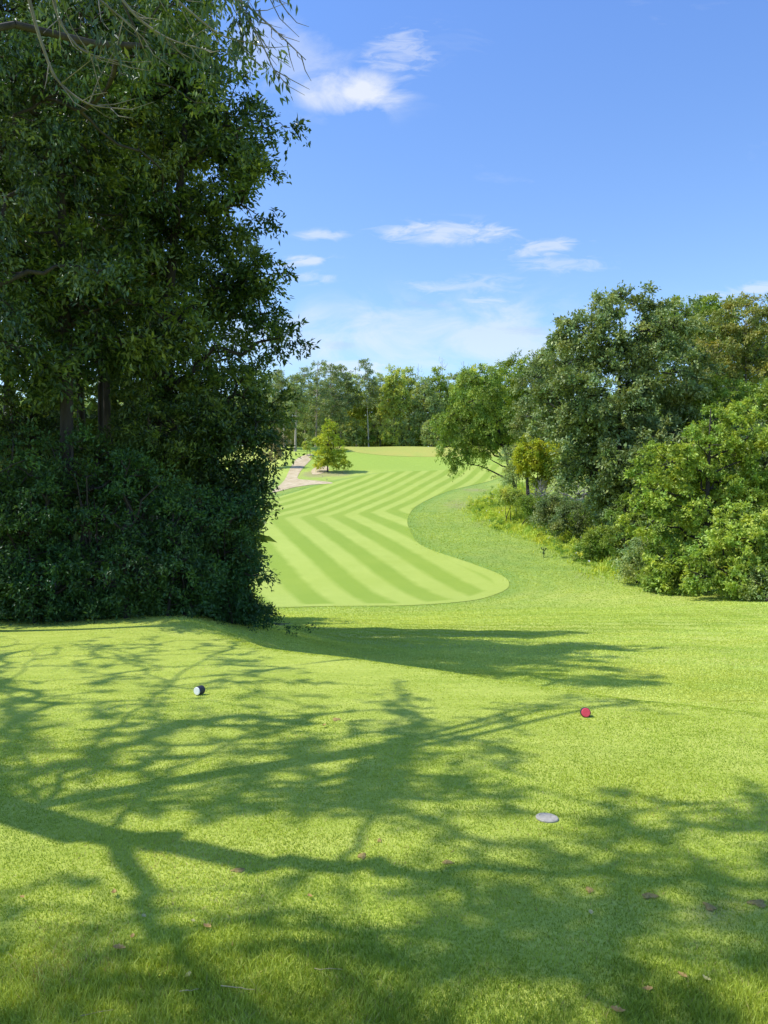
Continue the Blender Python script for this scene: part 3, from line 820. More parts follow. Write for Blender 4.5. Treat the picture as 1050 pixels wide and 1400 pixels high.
# undergrowth skirt, leafy ground plants no one could count
def skirt(name, pts, n, h, ls, mat, spread=.5, k=(5, 6), lab=None, cr=.2, cat='undergrowth', col=None):
    P = np.array(pts, float); seg = np.linalg.norm(np.diff(P, axis=0), axis=1); cum = np.concatenate([[0], np.cumsum(seg)])
    t = rng.uniform(0, cum[-1], n)
    x = np.interp(t, cum, P[:, 0]) + rng.normal(size=n) * spread; y = np.interp(t, cum, P[:, 1]) + rng.normal(size=n) * spread
    z = zf(x, y) + rng.uniform(.03, h, n)
    C = np.stack([x, y, z], 1); O = np.tile(np.array([0, 0, .8]), (n, 1))
    Vv, Qq, v = leaves(C, O, k[0], k[1], cr, ls, droop=.3)
    o = make_obj(name, Vv, Qq, M[mat], attrs={'v': v})
    return tag(o, lab, cat, kind='stuff')
skirt('undergrowth', [(-9, 13.7), (-6.4, 14.0), (-4.6, 14.6), (-3.4, 15.2), (-2.7, 16.4)], 1500, .5, .065, 'leaf_shrub', .36, (5, 7),
      'low leafy undergrowth along the foot of the dark wood', .17)

# ================================================================== right-hand trees
RG = 'trees on the right bank'
tree('maple_tree', 'bright yellow-green rounded tree in front of the right-hand trees', 'tree', 965, 62,
     [(1010, 590, 1, 42, 30), (960, 615, 0, 40, 30), (912, 632, 0, 36, 28), (1050, 625, 0, 46, 36), (985, 660, 1.5, 40, 34), (925, 690, -.5, 36, 30), (884, 668, 0, 24, 26), (1020, 690, .5, 44, 34), (890, 715, 0, 28, 22),
      (960, 735, -.5, 40, 30), (915, 760, -.5, 30, 26), (1075, 585, 2, 50, 40), (988, 572, 2, 34, 18), (930, 790, -1, 34, 20), (975, 690, 3, 60, 60), (940, 640, 2.5, 46, 40), (1040, 700, 3, 60, 50)],
     nc=520, K=9, m=14, cr=.78, ls=.27, leaf='leaf_lime', bark='bark_dark', r0=.3, shell=.6, lw=.6, vb=.05, group=RG, jitter=.2)
tree('maple_tree', 'low spreading yellow-green tree at the right frame edge', 'tree', 1040, 57,
     [(1030, 735, 0, 60, 40), (1085, 750, 0, 60, 50), (985, 765, 0, 42, 30), (1030, 790, -1, 60, 26), (955, 785, -.5, 26, 18)],
     nc=230, K=9, m=14, cr=.75, ls=.26, leaf='leaf_lime', bark='bark_dark', r0=.2, shell=.6, lw=.6, vb=.05, group=RG)
tree('shrub', 'greyish green low shrub at the right frame edge on the lawn', 'shrub', 1045, 54,
     [(1045, 800, 0, 30, 18), (1075, 790, 0, 30, 24)], nc=60, K=8, m=12, cr=.6, ls=.2, leaf='leaf_blue', bark='bark_dark', r0=.1, stems=3, part_names=('stems', 'foliage'))
tree('ash_tree', 'tallest dark grey-green tree of the right bank with feathery top', 'tree', 850, 78,
     [(860, 455, 0, 58, 50), (800, 470, 0, 48, 40), (825, 540, -1, 75, 60), (900, 510, 0, 65, 60), (770, 560, 0, 48, 50), (850, 620, -1, 75, 60), (805, 640, 0, 46, 45), (905, 600, 0, 60, 50), (778, 452, 0, 24, 20), (872, 412, 0, 22, 18), (835, 422, 0, 22, 18), (860, 700, -1, 50, 50), (920, 440, 0, 34, 34)],
     nc=760, K=9, m=12, cr=1.15, ls=.37, lw=.55, leaf='leaf_grey', bark='bark_dark', r0=.35, shell=.5, group=RG, jitter=.16)
tree('ash_tree', 'greyish feathery tree left of the tallest right bank tree', 'tree', 775, 104,
     [(748, 520, 0, 38, 38), (740, 575, 0, 42, 36), (770, 500, 0, 36, 34), (760, 620, 0, 36, 30)],
     nc=300, K=8, m=12, cr=1.1, ls=.38, lw=.5, leaf='leaf_grey', bark='bark_grey', r0=.26, shell=.5, group=RG)
tree('locust_tree', 'fine-leaved fresh green tree rising behind the tallest one', 'tree', 935, 100,
     [(935, 450, 0, 50, 38), (975, 450, 0, 36, 38), (900, 460, 0, 30, 36), (940, 520, 0, 60, 50)],
     nc=380, K=8, m=12, cr=1.2, ls=.38, lw=.5, leaf='leaf_green', bark='bark_grey', r0=.3, group=RG, hang=-.4)
tree('oak_tree', 'brownish olive tree with visible limbs at the upper right', 'tree', 1010, 88,
     [(1015, 435, 0, 40, 26), (1045, 470, 0, 45, 40), (985, 475, 0, 34, 30), (1020, 530, 0, 60, 30), (970, 520, 0, 38, 30), (1080, 440, 0, 40, 34)],
     nc=360, K=8, m=12, cr=1.0, ls=.34, lw=.5, leaf='leaf_brown', bark='bark_grey', r0=.28, shell=.6, group=RG)
tree('oak_tree', 'dull green tree filling in below the brownish one', 'tree', 990, 80,
     [(985, 560, 0, 60, 36), (1050, 560, 0, 60, 40), (940, 580, 0, 45, 40)],
     nc=320, K=8, m=12, cr=1.1, ls=.36, lw=.5, leaf='leaf_green', bark='bark_grey', r0=.26, shell=.5, group=RG, vb=-.25)
tree('willow_tree', 'light green tree with arching top behind the drooping one', 'tree', 722, 122,
     [(720, 520, 0, 42, 34), (680, 530, 0, 36, 34), (755, 500, 0, 30, 24), (700, 580, 2, 44, 40), (735, 580, 0, 36, 36)],
     nc=300, K=8, m=12, cr=1.3, ls=.42, leaf='leaf_lime', bark='bark_dark', r0=.3, group=RG, vb=-.1, droop=.5)
tree('elm_tree', 'drooping mid green tree whose lowest bough hangs down over the fairway', 'tree', 712, 112,
     [(650, 545, 0, 38, 34), (630, 580, 0, 30, 30), (670, 580, 0, 36, 34), (625, 612, 0, 24, 22), (628, 634, 0, 9, 13), (660, 520, 0, 36, 18), (610, 575, 0, 16, 18), (655, 608, 0, 22, 14), (664, 628, 0, 4, 12), (700, 600, 1, 22, 22)],
     nc=330, K=8, m=12, cr=1.0, ls=.36, leaf='leaf_green', bark='bark_dark', r0=.3, group=RG, droop=.7, hang=.3, shell=.55)
tree('small_tree', 'small tree with bright yellow crown on a short dark trunk', 'tree', 731, 96,
     [(735, 616, 0, 28, 18), (750, 634, 0, 20, 20), (722, 626, 0, 20, 20), (740, 650, 0, 18, 14)], nc=140, K=8, m=12, cr=.75, ls=.28, leaf='leaf_yellow', bark='bark_dark', r0=.14, shell=.5, lw=.6)
tree('small_tree', 'grey-green wispy small tree left of the yellow one', 'tree', 706, 98,
     [(702, 622, 0, 16, 18), (692, 650, 0, 14, 12), (712, 640, 0, 16, 20)], nc=80, K=8, m=10, cr=.7, ls=.22, leaf='leaf_blue', bark='bark_grey', r0=.1, droop=.6)
def dead_shrub(px, Y, lobes, lab, nc=90, seed=0):
    bx = ray(px, 700)[0] * Y; b = np.array([bx, Y, gz(bx, Y)])
    r_ = empty('dead_shrub', b, lab, 'dead shrub', 'leafless grey shrubs on the right bank')
    tb = Tubes(); lb = [(at(l[0], l[1], Y), (l[2] * Y / F,) * 2 + (l[3] * Y / F,)) for l in lobes]
    C, O, I = lobes_to_clumps(lb, nc, .3)
    P, R = stem(b, at(px, lobes[0][1], Y), .09, .03, 8, 1); tb.add(P, R, 5)
    grow(list(P), list(R), C, tb, rtip=.02, rmin=.012, wig=.15, k=3)
    for c, o in zip(C, O):
        for q in range(4):
            e = c + norm(o + rng.normal(size=3) * .8 + np.array([0, 0, .3])) * rng.uniform(.4, 1.0)
            tb.add([c, (c + e) / 2 + rng.normal(size=3) * .04, e], [.018, .014, .008], 3)
    tb.build('branches', M['dead_wood'], r_, origin=b)
dead_shrub(790, 90, [(785, 668, 34, 18), (815, 675, 20, 14)], 'tangle of bare grey twigs right of the small yellow tree', 110)
dead_shrub(742, 94, [(742, 672, 16, 18)], 'bare grey twiggy shrub under the small yellow tree', 50)
for i, (px, Y, lb, lf, lab) in enumerate([
  (770, 94, [(770, 640, 0, 24, 20), (785, 625, 0, 18, 16)], 'leaf_green', 'yellowish green shrub right of the small yellow tree'),
  (790, 84, [(785, 708, 0, 26, 22), (765, 718, 0, 14, 12)], 'leaf_grey', 'dark rounded shrub above the tall weeds'),
  (830, 82, [(830, 690, 0, 30, 26), (845, 660, 0, 24, 24)], 'leaf_green', 'olive shrub below the tallest right bank tree'),
  (855, 72, [(850, 730, 0, 28, 34), (870, 700, 0, 26, 30)], 'leaf_green', 'leafy shrub left of the bright rounded tree'),
  (872, 66, [(868, 770, 0, 24, 22), (890, 750, 0, 24, 26)], 'leaf_blue', 'dark shrub at the left foot of the bright rounded tree'),
  (815, 76, [(815, 745, 0, 22, 16), (800, 760, 0, 14, 10)], 'leaf_green', 'low shrub standing in the tall weeds'),
  (722, 93, [(722, 690, 0, 16, 10), (738, 697, 0, 14, 10)], 'leaf_green', 'low leafy shrub at the foot of the small yellow tree'),
  (760, 88, [(758, 690, 0, 20, 14), (742, 708, 0, 14, 9)], 'leaf_grey', 'greyish shrub below the bare grey twigs'),
  (700, 96, [(697, 678, 0, 14, 8)], 'leaf_far', 'small pale shrub left of the yellow tree'),
  (905, 62, [(900, 790, 0, 22, 16)], 'leaf_green', 'low shrub under the bright rounded tree')]):
    tree('shrub', lab, 'shrub', px, Y, lb, nc=90, K=8, m=11, cr=.75, ls=.24, leaf=lf, bark='bark_dark', r0=.12, stems=3, shell=.45,
         group='shrubs along the right bank', part_names=('stems', 'foliage'), vb=-.15)
tree('oak_tree', 'fresh green tree behind the brownish one at the right frame edge', 'tree', 1075, 104,
     [(1065, 470, 0, 50, 36), (1030, 500, 0, 40, 34), (1000, 490, 0, 34, 30), (1100, 480, 0, 50, 50)], nc=300, K=8, m=12, cr=1.2, ls=.38, lw=.5, leaf='leaf_green', bark='bark_grey', r0=.28, group=RG)
# screen of trees further right and behind
tree('oak_tree', 'dark green tree standing behind the bright rounded tree', 'tree', 930, 72,
     [(940, 640, 0, 60, 60), (1010, 640, 2, 70, 60), (900, 720, 0, 40, 50), (980, 740, 2, 60, 50)], nc=300, K=8, m=12, cr=1.2, ls=.42, lw=.5, leaf='leaf_grey', bark='bark_dark', r0=.28, group=RG, vb=-.3)

# tall weeds on the bank
def blades(name, X, Y, h, w, mat, lab, cat, lean=.35, seg=2, parent=None, zoff=0., hv=None, kind='stuff', vv=None):
    n = len(X); Z = zf(X, Y) - 0.004 + zoff
    a = rng.uniform(0, 2 * PI, n); d = np.stack([np.cos(a), np.sin(a), np.zeros(n)], 1)
    b = rng.uniform(0, 2 * PI, n); wd = np.stack([np.cos(b), np.sin(b), np.zeros(n)], 1)
    H = (h if np.ndim(h) else np.full(n, h)) * rng.uniform(.55, 1.25, n); W = (w if np.ndim(w) else np.full(n, w)) * rng.uniform(.7, 1.3, n)
    P = np.stack([X, Y, Z], 1); le = (rng.random(n) * lean)[:, None] * H[:, None] * d
    up = np.array([0, 0, 1.]) * H[:, None]
    v0 = P - wd * W[:, None] / 2; v1 = P + wd * W[:, None] / 2
    m1 = P + up * .55 + le * .35; v2 = m1 + wd * W[:, None] * .4; v3 = m1 - wd * W[:, None] * .4
    v4 = P + up * .95 + le
    V = np.stack([v0, v1, v2, v3, v4], 1).reshape(-1, 3); i = np.arange(n)[:, None] * 5
    Q = i + np.array([[0, 1, 2, 3]]); T = i + np.array([[3, 2, 4]])
    r = rng.random(n) if vv is None else vv
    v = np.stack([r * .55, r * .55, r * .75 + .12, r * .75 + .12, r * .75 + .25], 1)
    o = make_obj(name, V, [Q, T], M[mat], attrs={'v': v.ravel()})
    return tag(o, lab, cat, kind=kind)
WP = poly_from_px([(640, 697), (662, 680), (690, 668), (722, 664), (760, 690), (830, 740), (880, 780), (895, 800), (850, 795), (800, 783), (765, 758), (720, 735), (680, 725), (655, 712)], 3)
def scatter(poly, n):
    x0, y0 = poly.min(0); x1, y1 = poly.max(0); xx = []; yy = []; c = 0
    while c < n:
        a = rng.uniform(x0, x1, n * 3); b = rng.uniform(y0, y1, n * 3); ok = inside(poly, a, b)
        xx.append(a[ok]); yy.append(b[ok]); c += ok.sum()
    return np.concatenate(xx)[:n], np.concatenate(yy)[:n]
wx, wy = scatter(WP, 30000)
wx = wx + rng.normal(size=len(wx)) * .7; wy = wy + rng.normal(size=len(wy)) * 1.6
pt = np.clip(.5 + .5 * np.sin(wx * .9 + 1 + np.sin(wy * .4)) * np.sin(wy * .45 + wx * .3) + .25 * np.sin(wx * 2.7) * np.sin(wy * 1.9), 0, 1)
inw = sstep(0, 5, pdist(WP, wx, wy)) * inside(WP, wx, wy)
kp = rng.random(len(wx)) < .25 + .75 * pt
wx, wy, pt, inw = wx[kp], wy[kp], pt[kp], inw[kp]
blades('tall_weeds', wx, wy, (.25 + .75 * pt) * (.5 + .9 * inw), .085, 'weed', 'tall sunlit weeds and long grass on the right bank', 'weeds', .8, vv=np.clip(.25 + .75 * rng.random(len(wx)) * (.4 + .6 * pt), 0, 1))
for nm, nn, mt, lb_, ph, sz in (('leafy_weeds', 1000, 'weed_dark', 'broad-leaved darker weeds among the long grass of the right bank', 2, .2), ('leafy_weeds', 1100, 'weed', 'bright leafy weeds in clumps on the right bank', 4.2, .18)):
    wx, wy = scatter(WP, nn)
    keep = (np.sin(wx * .8 + ph) * np.sin(wy * .5 + 2 + ph) + .4 * rng.normal(size=nn)) > .15
    wx, wy = wx[keep] + .5 * rng.normal(size=keep.sum()), wy[keep]
    C = np.stack([wx, wy, zf(wx, wy) + rng.uniform(.1, 1.1, len(wx)) * (.5 + .5 * np.sin(wx * .5 + ph) ** 2)], 1)
    Vv, Qq, v = leaves(C, np.tile([0, 0, 1.], (len(C), 1)), 7, 9, .55, sz, droop=.2)
    tag(make_obj(nm, Vv, Qq, M[mt], attrs={'v': v}), lb_, 'weeds', kind='stuff')
wx, wy = scatter(WP, 60)
C = np.stack([wx, wy, zf(wx, wy) + .75], 1)
Vv, Qq, v = leaves(C, np.tile([0, 0, 1.], (len(C), 1)), 3, 3, .12, .12, lw=.9)
tag(make_obj('white_wildflowers', Vv, Qq, M['flower'], attrs={'v': v}), 'scattered white flower heads among the bank weeds', 'flowers', kind='stuff')
# dark sapling sprout on the rough
g = unproj(743, 762)
rt = empty('weed_sprout', (g[0], g[1], gz(*g)), 'small dark leafy sprout standing alone on the worn rough', 'plant')
tb = Tubes(); b0 = np.array([g[0], g[1], gz(*g)])
tb.add([b0 - [0, 0, .05], b0 + [.05, 0, .5], b0 + [.0, 0, .95]], [.03, .02, .01], 4); tb.build('stem', M['bark_dark'], rt, origin=b0)
C = b0 + np.array([[0, 0, .3], [.1, 0, .75], [-.12, 0, .95], [.15, 0, .95], [-.1, 0, .6]])
Vv, Qq, v = leaves(C, norm(rng.normal(size=C.shape)), 4, 5, .18, .16, lw=.5); make_obj('foliage', Vv, Qq, M['leaf_shrub'], rt, attrs={'v': v * .4}, origin=b0)

# ================================================================== far tree line
PG = 'tall pines beyond the path'
for px, Y, tpy, cpy, w, lab in [
   (389, 196, 512, 575, 17, 'pine with twin pale trunks just right of the dark wood'), (404, 190, 512, 570, 14, 'pine with a clean bare trunk at the edge of the path'),
   (432, 205, 492, 600, 21, 'tallest pine of the far row with open crown'), (455, 212, 498, 580, 22, 'broad pine behind the young tree'), (466, 222, 500, 560, 20, 'pine at the right end of the pine row'),
   (375, 214, 505, 580, 18, 'pine half hidden by the dark wood'), (418, 222, 503, 585, 17, 'thin pine in the gap of the far row')]:
    pine('pine_tree', lab, px, Y, tpy, cpy, w, 'leaf_pine', 'bark_pine', levels=15, r0=.33, group=PG, lpc=34)
pine('spruce_tree', 'pointed spruce with bare pale trunk in the middle of the far row', 504, 222, 490, 552, 19, 'leaf_pine', 'bark_pale', 13, True, r0=.2, lpc=30)
FG = 'broadleaf trees of the far row'
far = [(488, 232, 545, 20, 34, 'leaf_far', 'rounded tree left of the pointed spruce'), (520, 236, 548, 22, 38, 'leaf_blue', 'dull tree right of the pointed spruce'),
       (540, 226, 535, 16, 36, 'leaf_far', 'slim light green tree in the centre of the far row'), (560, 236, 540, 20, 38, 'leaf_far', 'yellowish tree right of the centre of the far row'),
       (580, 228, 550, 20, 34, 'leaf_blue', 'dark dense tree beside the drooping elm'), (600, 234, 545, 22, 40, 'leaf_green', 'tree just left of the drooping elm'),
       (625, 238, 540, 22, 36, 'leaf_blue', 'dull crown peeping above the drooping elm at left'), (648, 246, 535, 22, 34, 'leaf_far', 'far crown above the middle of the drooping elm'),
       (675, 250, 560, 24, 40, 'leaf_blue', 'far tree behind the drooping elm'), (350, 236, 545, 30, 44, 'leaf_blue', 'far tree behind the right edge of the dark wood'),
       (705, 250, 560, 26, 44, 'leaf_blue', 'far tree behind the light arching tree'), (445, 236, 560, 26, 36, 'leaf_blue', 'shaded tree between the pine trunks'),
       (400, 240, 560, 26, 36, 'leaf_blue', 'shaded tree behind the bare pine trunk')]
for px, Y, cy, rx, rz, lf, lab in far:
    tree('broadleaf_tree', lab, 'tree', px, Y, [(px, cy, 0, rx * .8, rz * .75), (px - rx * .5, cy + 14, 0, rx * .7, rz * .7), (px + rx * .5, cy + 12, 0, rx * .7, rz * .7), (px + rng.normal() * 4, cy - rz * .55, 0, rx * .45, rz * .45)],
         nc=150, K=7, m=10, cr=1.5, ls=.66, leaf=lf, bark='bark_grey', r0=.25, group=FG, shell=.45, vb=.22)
for i, (px, lf, lab) in enumerate([(478, 'leaf_blue', 'pale bluish bush at the left end of the far hedge'), (496, 'leaf_green', 'bush below the pointed spruce'), (515, 'leaf_blue', 'dark bush second right of the spruce'),
      (534, 'leaf_far', 'bush under the slim light green tree'), (552, 'leaf_blue', 'bush in the middle of the far hedge'), (572, 'leaf_green', 'bush behind the right half of the putting green'),
      (590, 'leaf_blue', 'rounded bush near the right end of the far hedge'), (612, 'leaf_blue', 'bush behind the hanging bough of the elm'), (640, 'leaf_blue', 'bush seen below the elm'),
      (672, 'leaf_blue', 'bush at the far right behind the elm'), (700, 'leaf_blue', 'bush behind the wispy small tree'), (462, 'leaf_blue', 'bush just right of the pine trunks'), (440, 'leaf_blue', 'dark bush between pine trunks'), (415, 'leaf_blue', 'dark bush behind the bare pine trunk'), (390, 'leaf_blue', 'dark bush behind the twin pale trunks')]):
    Y = 222 + (i % 3) * 3
    cy = 588 + rng.uniform(-4, 4)
    tree('bush', lab, 'bush', px, Y, [(px, cy, 0, 13, 17), (px + 6, cy + 10, -1, 10, 12), (px - 6, cy + 9, -1, 10, 12)], nc=55, K=7, m=9, cr=1.1, ls=.5, leaf=lf, bark='bark_dark', r0=.15, stems=2,
         group='bushes along the foot of the far row', vb=.1, part_names=('stems', 'foliage'))
for px, tpy, w, lab in [(487, 502, 8, 'bare twiggy tree left of the spruce top'), (545, 500, 12, 'bare pale tree above the slim light green one'), (572, 497, 10, 'bare tree right of the centre of the far row'),
                        (604, 489, 12, 'tallest bare pinkish grey tree above the far row'), (634, 494, 9, 'bare tree showing above the elm'), (520, 512, 9, 'thin bare tree right of the spruce')]:
    bare_tree('bare_tree', lab, px, 240, tpy, w, group='leafless trees standing above the far row', nc=60)
for px, r in [(655, 0), (666, 0), (676, 0), (685, 0)]:
    Y = 224; bx = ray(px, 700)[0] * Y; b = np.array([bx, Y, gz(bx, Y)])
    r_ = empty('far_tree', b, ['dark trunked tree seen under the elm, leftmost of four', 'dark trunked tree seen under the elm, second of four', 'dark trunked tree seen under the elm, third of four', 'dark trunked tree seen under the elm, rightmost of four'][[655, 666, 676, 685].index(px)], 'tree', 'dark trunks seen under the elm')
    tb = Tubes(); P, R = stem(b, b + [0, 0, 14], .3, .1, 8, .3); tb.add(P, R, 6); tb.build('trunk', M['bark_dark'], r_, origin=b)
    C, O, I = lobes_to_clumps([(b + [0, 0, 11], (3, 3, 6))], 40, .3)
    Vv, Qq, v = leaves(C, O, 6, 8, 1.6, .6); make_obj('crown', Vv, Qq, M['leaf_blue'], r_, attrs={'v': v}, origin=b)
tree('young_tree', 'young yellow-green tree with layered boughs beside the cart path', 'tree', 448, 162,
     [(449, 585, 0, 11, 10), (446, 602, 0, 17, 9), (456, 612, 0, 16, 9), (443, 624, 0, 18, 9), (458, 630, 0, 18, 7), (468, 634, 0, 10, 5), (436, 632, 0, 10, 6)],
     nc=170, K=7, m=10, cr=.85, ls=.40, leaf='leaf_young', bark='bark_dark', r0=.16, shell=.5, flat=.4)
tree('small_tree', 'pinkish tan leaved small tree by the path at the edge of the dark wood', 'tree', 377, 168,
     [(377, 600, 0, 13, 14), (372, 618, 0, 12, 12)], nc=60, K=7, m=9, cr=.9, ls=.4, leaf='leaf_pink', bark='bark_dark', r0=.12)
tree('shrub', 'small round clipped shrub beside the post on the path', 'shrub', 420, 184,
     [(420, 609, 0, 6, 5)], nc=20, K=7, m=9, cr=.5, ls=.35, leaf='leaf_far', bark='bark_dark', r0=.08, part_names=('stems', 'foliage'))
# woodland masses left and right of the view, beyond anything one could count
def woodland(name, lab, x0, x1, y0, y1, hz, n, mat):
    x = rng.uniform(x0, x1, n); y = rng.uniform(y0, y1, n); z = zf(x, y)
    top = hz * (.8 + .2 * np.sin(x * .35) * np.sin(y * .21))
    C = np.stack([x, y, z + top * rng.random(n) ** .6], 1)
    Vv, Qq, v = leaves(C, norm(rng.normal(size=C.shape)), 7, 8, 2.0, .95)
    tag(make_obj(name, Vv, Qq, M[mat], attrs={'v': v}), lab, 'woodland', kind='stuff')
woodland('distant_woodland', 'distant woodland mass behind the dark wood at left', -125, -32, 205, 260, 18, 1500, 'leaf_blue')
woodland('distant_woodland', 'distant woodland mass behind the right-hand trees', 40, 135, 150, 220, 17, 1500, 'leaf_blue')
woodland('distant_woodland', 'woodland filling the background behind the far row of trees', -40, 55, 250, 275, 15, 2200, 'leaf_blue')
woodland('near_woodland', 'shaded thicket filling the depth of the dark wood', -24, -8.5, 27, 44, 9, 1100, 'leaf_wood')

# ================================================================== post, markers, small things
def ring_v(c, ax, r, k=28):
    ax = norm(np.array(ax, float)); a = norm(np.cross(ax, [0, 0, 1.])); b = np.cross(a, ax)
    th = np.arange(k) * 2 * PI / k
    return c + r * (np.cos(th)[:, None] * a + np.sin(th)[:, None] * b)
def lathe(c0, ax, prof, k=28):
    """prof: list of (distance along axis, radius)"""
    ax = norm(np.array(ax, float)); Vs = [ring_v(np.asarray(c0) + ax * d, ax, max(r, 1e-4), k) for d, r in prof]
    V = np.concatenate(Vs); i = np.arange(len(prof) - 1)[:, None] * k; j = np.arange(k)[None]; j2 = (j + 1) % k
    Q = np.stack([i + j, i + j2, i + k + j2, i + k + j], -1).reshape(-1, 4)
    return V, Q
def marker(px, py, ax, L, r, face, label):
    g = unproj(px, py); z = gz(*g)
    ax = norm(np.array(ax, float))
    c = np.array([g[0], g[1], z + r * 1.02])       # centre of the painted face
    root = empty('tee_marker', (g[0], g[1], z), label, 'tee marker')
    o = np.array([g[0], g[1], z])
    V, Q = lathe(c, -ax, [(.004, r * .90), (.004, r * .975), (.010, r), (L * .3, r * 1.0), (L * .35, r * .985), (L * .7, r * .985), (L * .75, r), (L - .01, r), (L, r * .93), (L, 0)])
    make_obj('body', V, Q, M['marker_dark'], root, origin=o, smooth=False)
    V, Q = lathe(c, -ax, [(-.004, 0), (-.004, r * .78), (-.002, r * .88), (.003, r * .905), (.012, r * .905)])
    make_obj('painted_face', V, Q, M[face], root, origin=o)
    V, Q = lathe(c - ax * L * .55, (0, 0, -1), [(0, .006), (r * .9, .006), (r * 1.3, .002)], 8)
    make_obj('spike', V, Q, M['marker_dark'], root, origin=o)
marker(269, 951, (-.46, -.86, .0), .08, .043, 'white_paint', 'tee marker with round white face and dark body at left of the tee')
marker(801, 981, (-.12, -.92, .22), .085, .043, 'red_paint', 'tee marker with round red face at right of the tee')

g = unproj(748, 1120); z = gz(*g); c = np.array([g[0], g[1], z + .004])
root = empty('sprinkler_cover', (g[0], g[1], z), 'pale grey round sprinkler cover set flush in the tee turf', 'sprinkler cover')
V, Q = lathe(c, (.05, .03, 1), [(0, .064), (.006, .064), (.010, .060), (.012, .050), (.0125, .046), (.0105, .044), (.0105, .020), (.012, .018), (.012, 0)], 36)
o_ = make_obj('lid', V, Q, M['lid_grey'], root, origin=(g[0], g[1], z))
V, Q = lathe(c, (0, 0, 1), [(-.01, .068), (.003, .069), (.008, .076), (.006, .084), (-.01, .090)], 36)
make_obj('rim', V, Q, M['lid_rim'], root, origin=(g[0], g[1], z))

# pale stones in the bare ground under the young tree
for px, py, rr, lab in ((470, 646, .38, 'pale stone right of the young tree on bare ground'), (463, 650, .3, 'smaller pale stone just under the young tree'),
                        (441, 652, .34, 'pale stone left of the young tree near the path'), (431, 646, .28, 'small pale stone between the path and the young tree'), (447, 657, .42, 'flat pale stone in front of the young tree')):
    g = unproj(px, py); z = gz(*g); c = np.array([g[0], g[1], z])
    V, Q = lathe(c, (0, 0, 1), [(-.1, rr), (rr * .2, rr * 1.05), (rr * .5, rr * .8), (rr * .62, rr * .4), (rr * .65, 0)], 11)
    V = V + rng.normal(size=V.shape) * rr * .07; V[:, 0] = c[0] + (V[:, 0] - c[0]) * 1.5
    tag(make_obj('stone', V, Q, M['stone'], origin=c), lab, 'stone', 'pale stones by the young tree')
# post beside the path
g = unproj(424, 622); b = np.array([g[0], g[1], gz(*g)])
root = empty('marker_post', b, 'thin dark post with small box on top beside the cart path', 'post')
tb = Tubes(); tb.add([b - [0, 0, .3], b + [0, 0, .8], b + [0, 0, 1.9]], [.07, .07, .06], 8); tb.build('pole', M['post'], root, origin=b)
V, Q = lathe(b + [0, 0, 1.7], (0, 0, 1), [(0, 0), (0, .17), (.5, .17), (.55, .1), (.55, 0)], 8); make_obj('box', V, Q, M['post'], root, origin=b)

# fallen leaves and twigs on the tee
def fallen_leaf(px, py, L, mat, lab):
    g = unproj(px, py); z = gz(*g) + .018; a = rng.uniform(0, 2 * PI); k = 9
    t = np.linspace(0, 1, k); w = .5 * .55 * L * np.sin(PI * t ** .8) ** .8 * (1 + .25 * np.sin(t * 22))
    w[0] = .001; w[-1] = .001
    curl = .25 * L * (t - .5) ** 2 * 4 * rng.uniform(.3, 1)
    d = np.array([math.cos(a), math.sin(a)]); n_ = np.array([-d[1], d[0]])
    V = []
    for s_, ww in ((-1, w), (0, w * 0), (1, w)):
        for i in range(k):
            p = g + d * (t[i] - .5) * L + n_ * s_ * ww[i]
            V.append([p[0], p[1], z + curl[i] + abs(s_) * ww[i] * .6])
    Q = []
    for r in range(2):
        for i in range(k - 1): Q.append([r * k + i, (r + 1) * k + i, (r + 1) * k + i + 1, r * k + i + 1])
    o = make_obj('fallen_leaf', np.array(V), np.array(Q), M[mat], origin=(g[0], g[1], z), smooth=True)
    tag(o, lab, 'fallen leaf', 'fallen leaves on the tee')
for a in [(163, 1303, .055, 'dry_leaf', 'pinkish brown dry leaf, the largest at the lower left of the tee'), (197, 1259, .03, 'pale_leaf', 'upright pale leaf above the brown leaf at lower left'),
          (181, 1287, .03, 'dry_leaf', 'small brown leaf just above the largest dry leaf'), (156, 1226, .04, 'dry_leaf', 'brown leaf up the slope at left below the forked shadow'),
          (283, 1273, .045, 'dry_leaf', 'dry leaf beside the pale speck left of centre'), (264, 1265, .025, 'pale_leaf', 'pale speck of a leaf left of centre'), (257, 1341, .035, 'pale_leaf', 'pale leaf near the bottom left twigs'),
          (808, 1254, .035, 'pale_leaf', 'yellow leaf below the sprinkler cover'), (933, 1341, .04, 'dry_leaf', 'curled tan leaf at lower right'), (966, 1346, .035, 'pale_leaf', 'pale flat leaf at the lower right, right of the curled one'),
          (885, 1360, .04, 'dry_leaf', 'tan leaf near the bottom right'), (845, 1390, .05, 'dry_leaf', 'brown leaf at the bottom edge right of centre'), (443, 995, .05, 'dry_leaf', 'tiny brown leaf in the far middle of the tee'),
          (30, 1232, .03, 'dry_leaf', 'small brown leaf near the left frame edge'), (424, 1231, .03, 'dry_leaf', 'dark small leaf in the middle of the tee')]:
    fallen_leaf(*a)
def twig(px, py, px2, py2, r, lab):
    a = unproj(px, py); b = unproj(px2, py2)
    A = np.array([a[0], a[1], gz(*a) + .028]); B = np.array([b[0], b[1], gz(*b) + .03])
    t = np.linspace(0, 1, 6)[:, None]; P = A + (B - A) * t; P[1:-1] += rng.normal(size=(4, 3)) * .002
    tb = Tubes(); tb.add(P, np.linspace(r, r * .5, 6), 6)
    tag(tb.build('twig', M['straw'], origin=A), lab, 'twig', 'dry twigs on the grass')
twig(302, 1358, 348, 1364, .0026, 'longest straw twig at the bottom left')
twig(245, 1366, 272, 1363, .0024, 'short straw twig left of the longest one')
twig(108, 1400, 155, 1392, .002, 'thin twig at the bottom left corner')
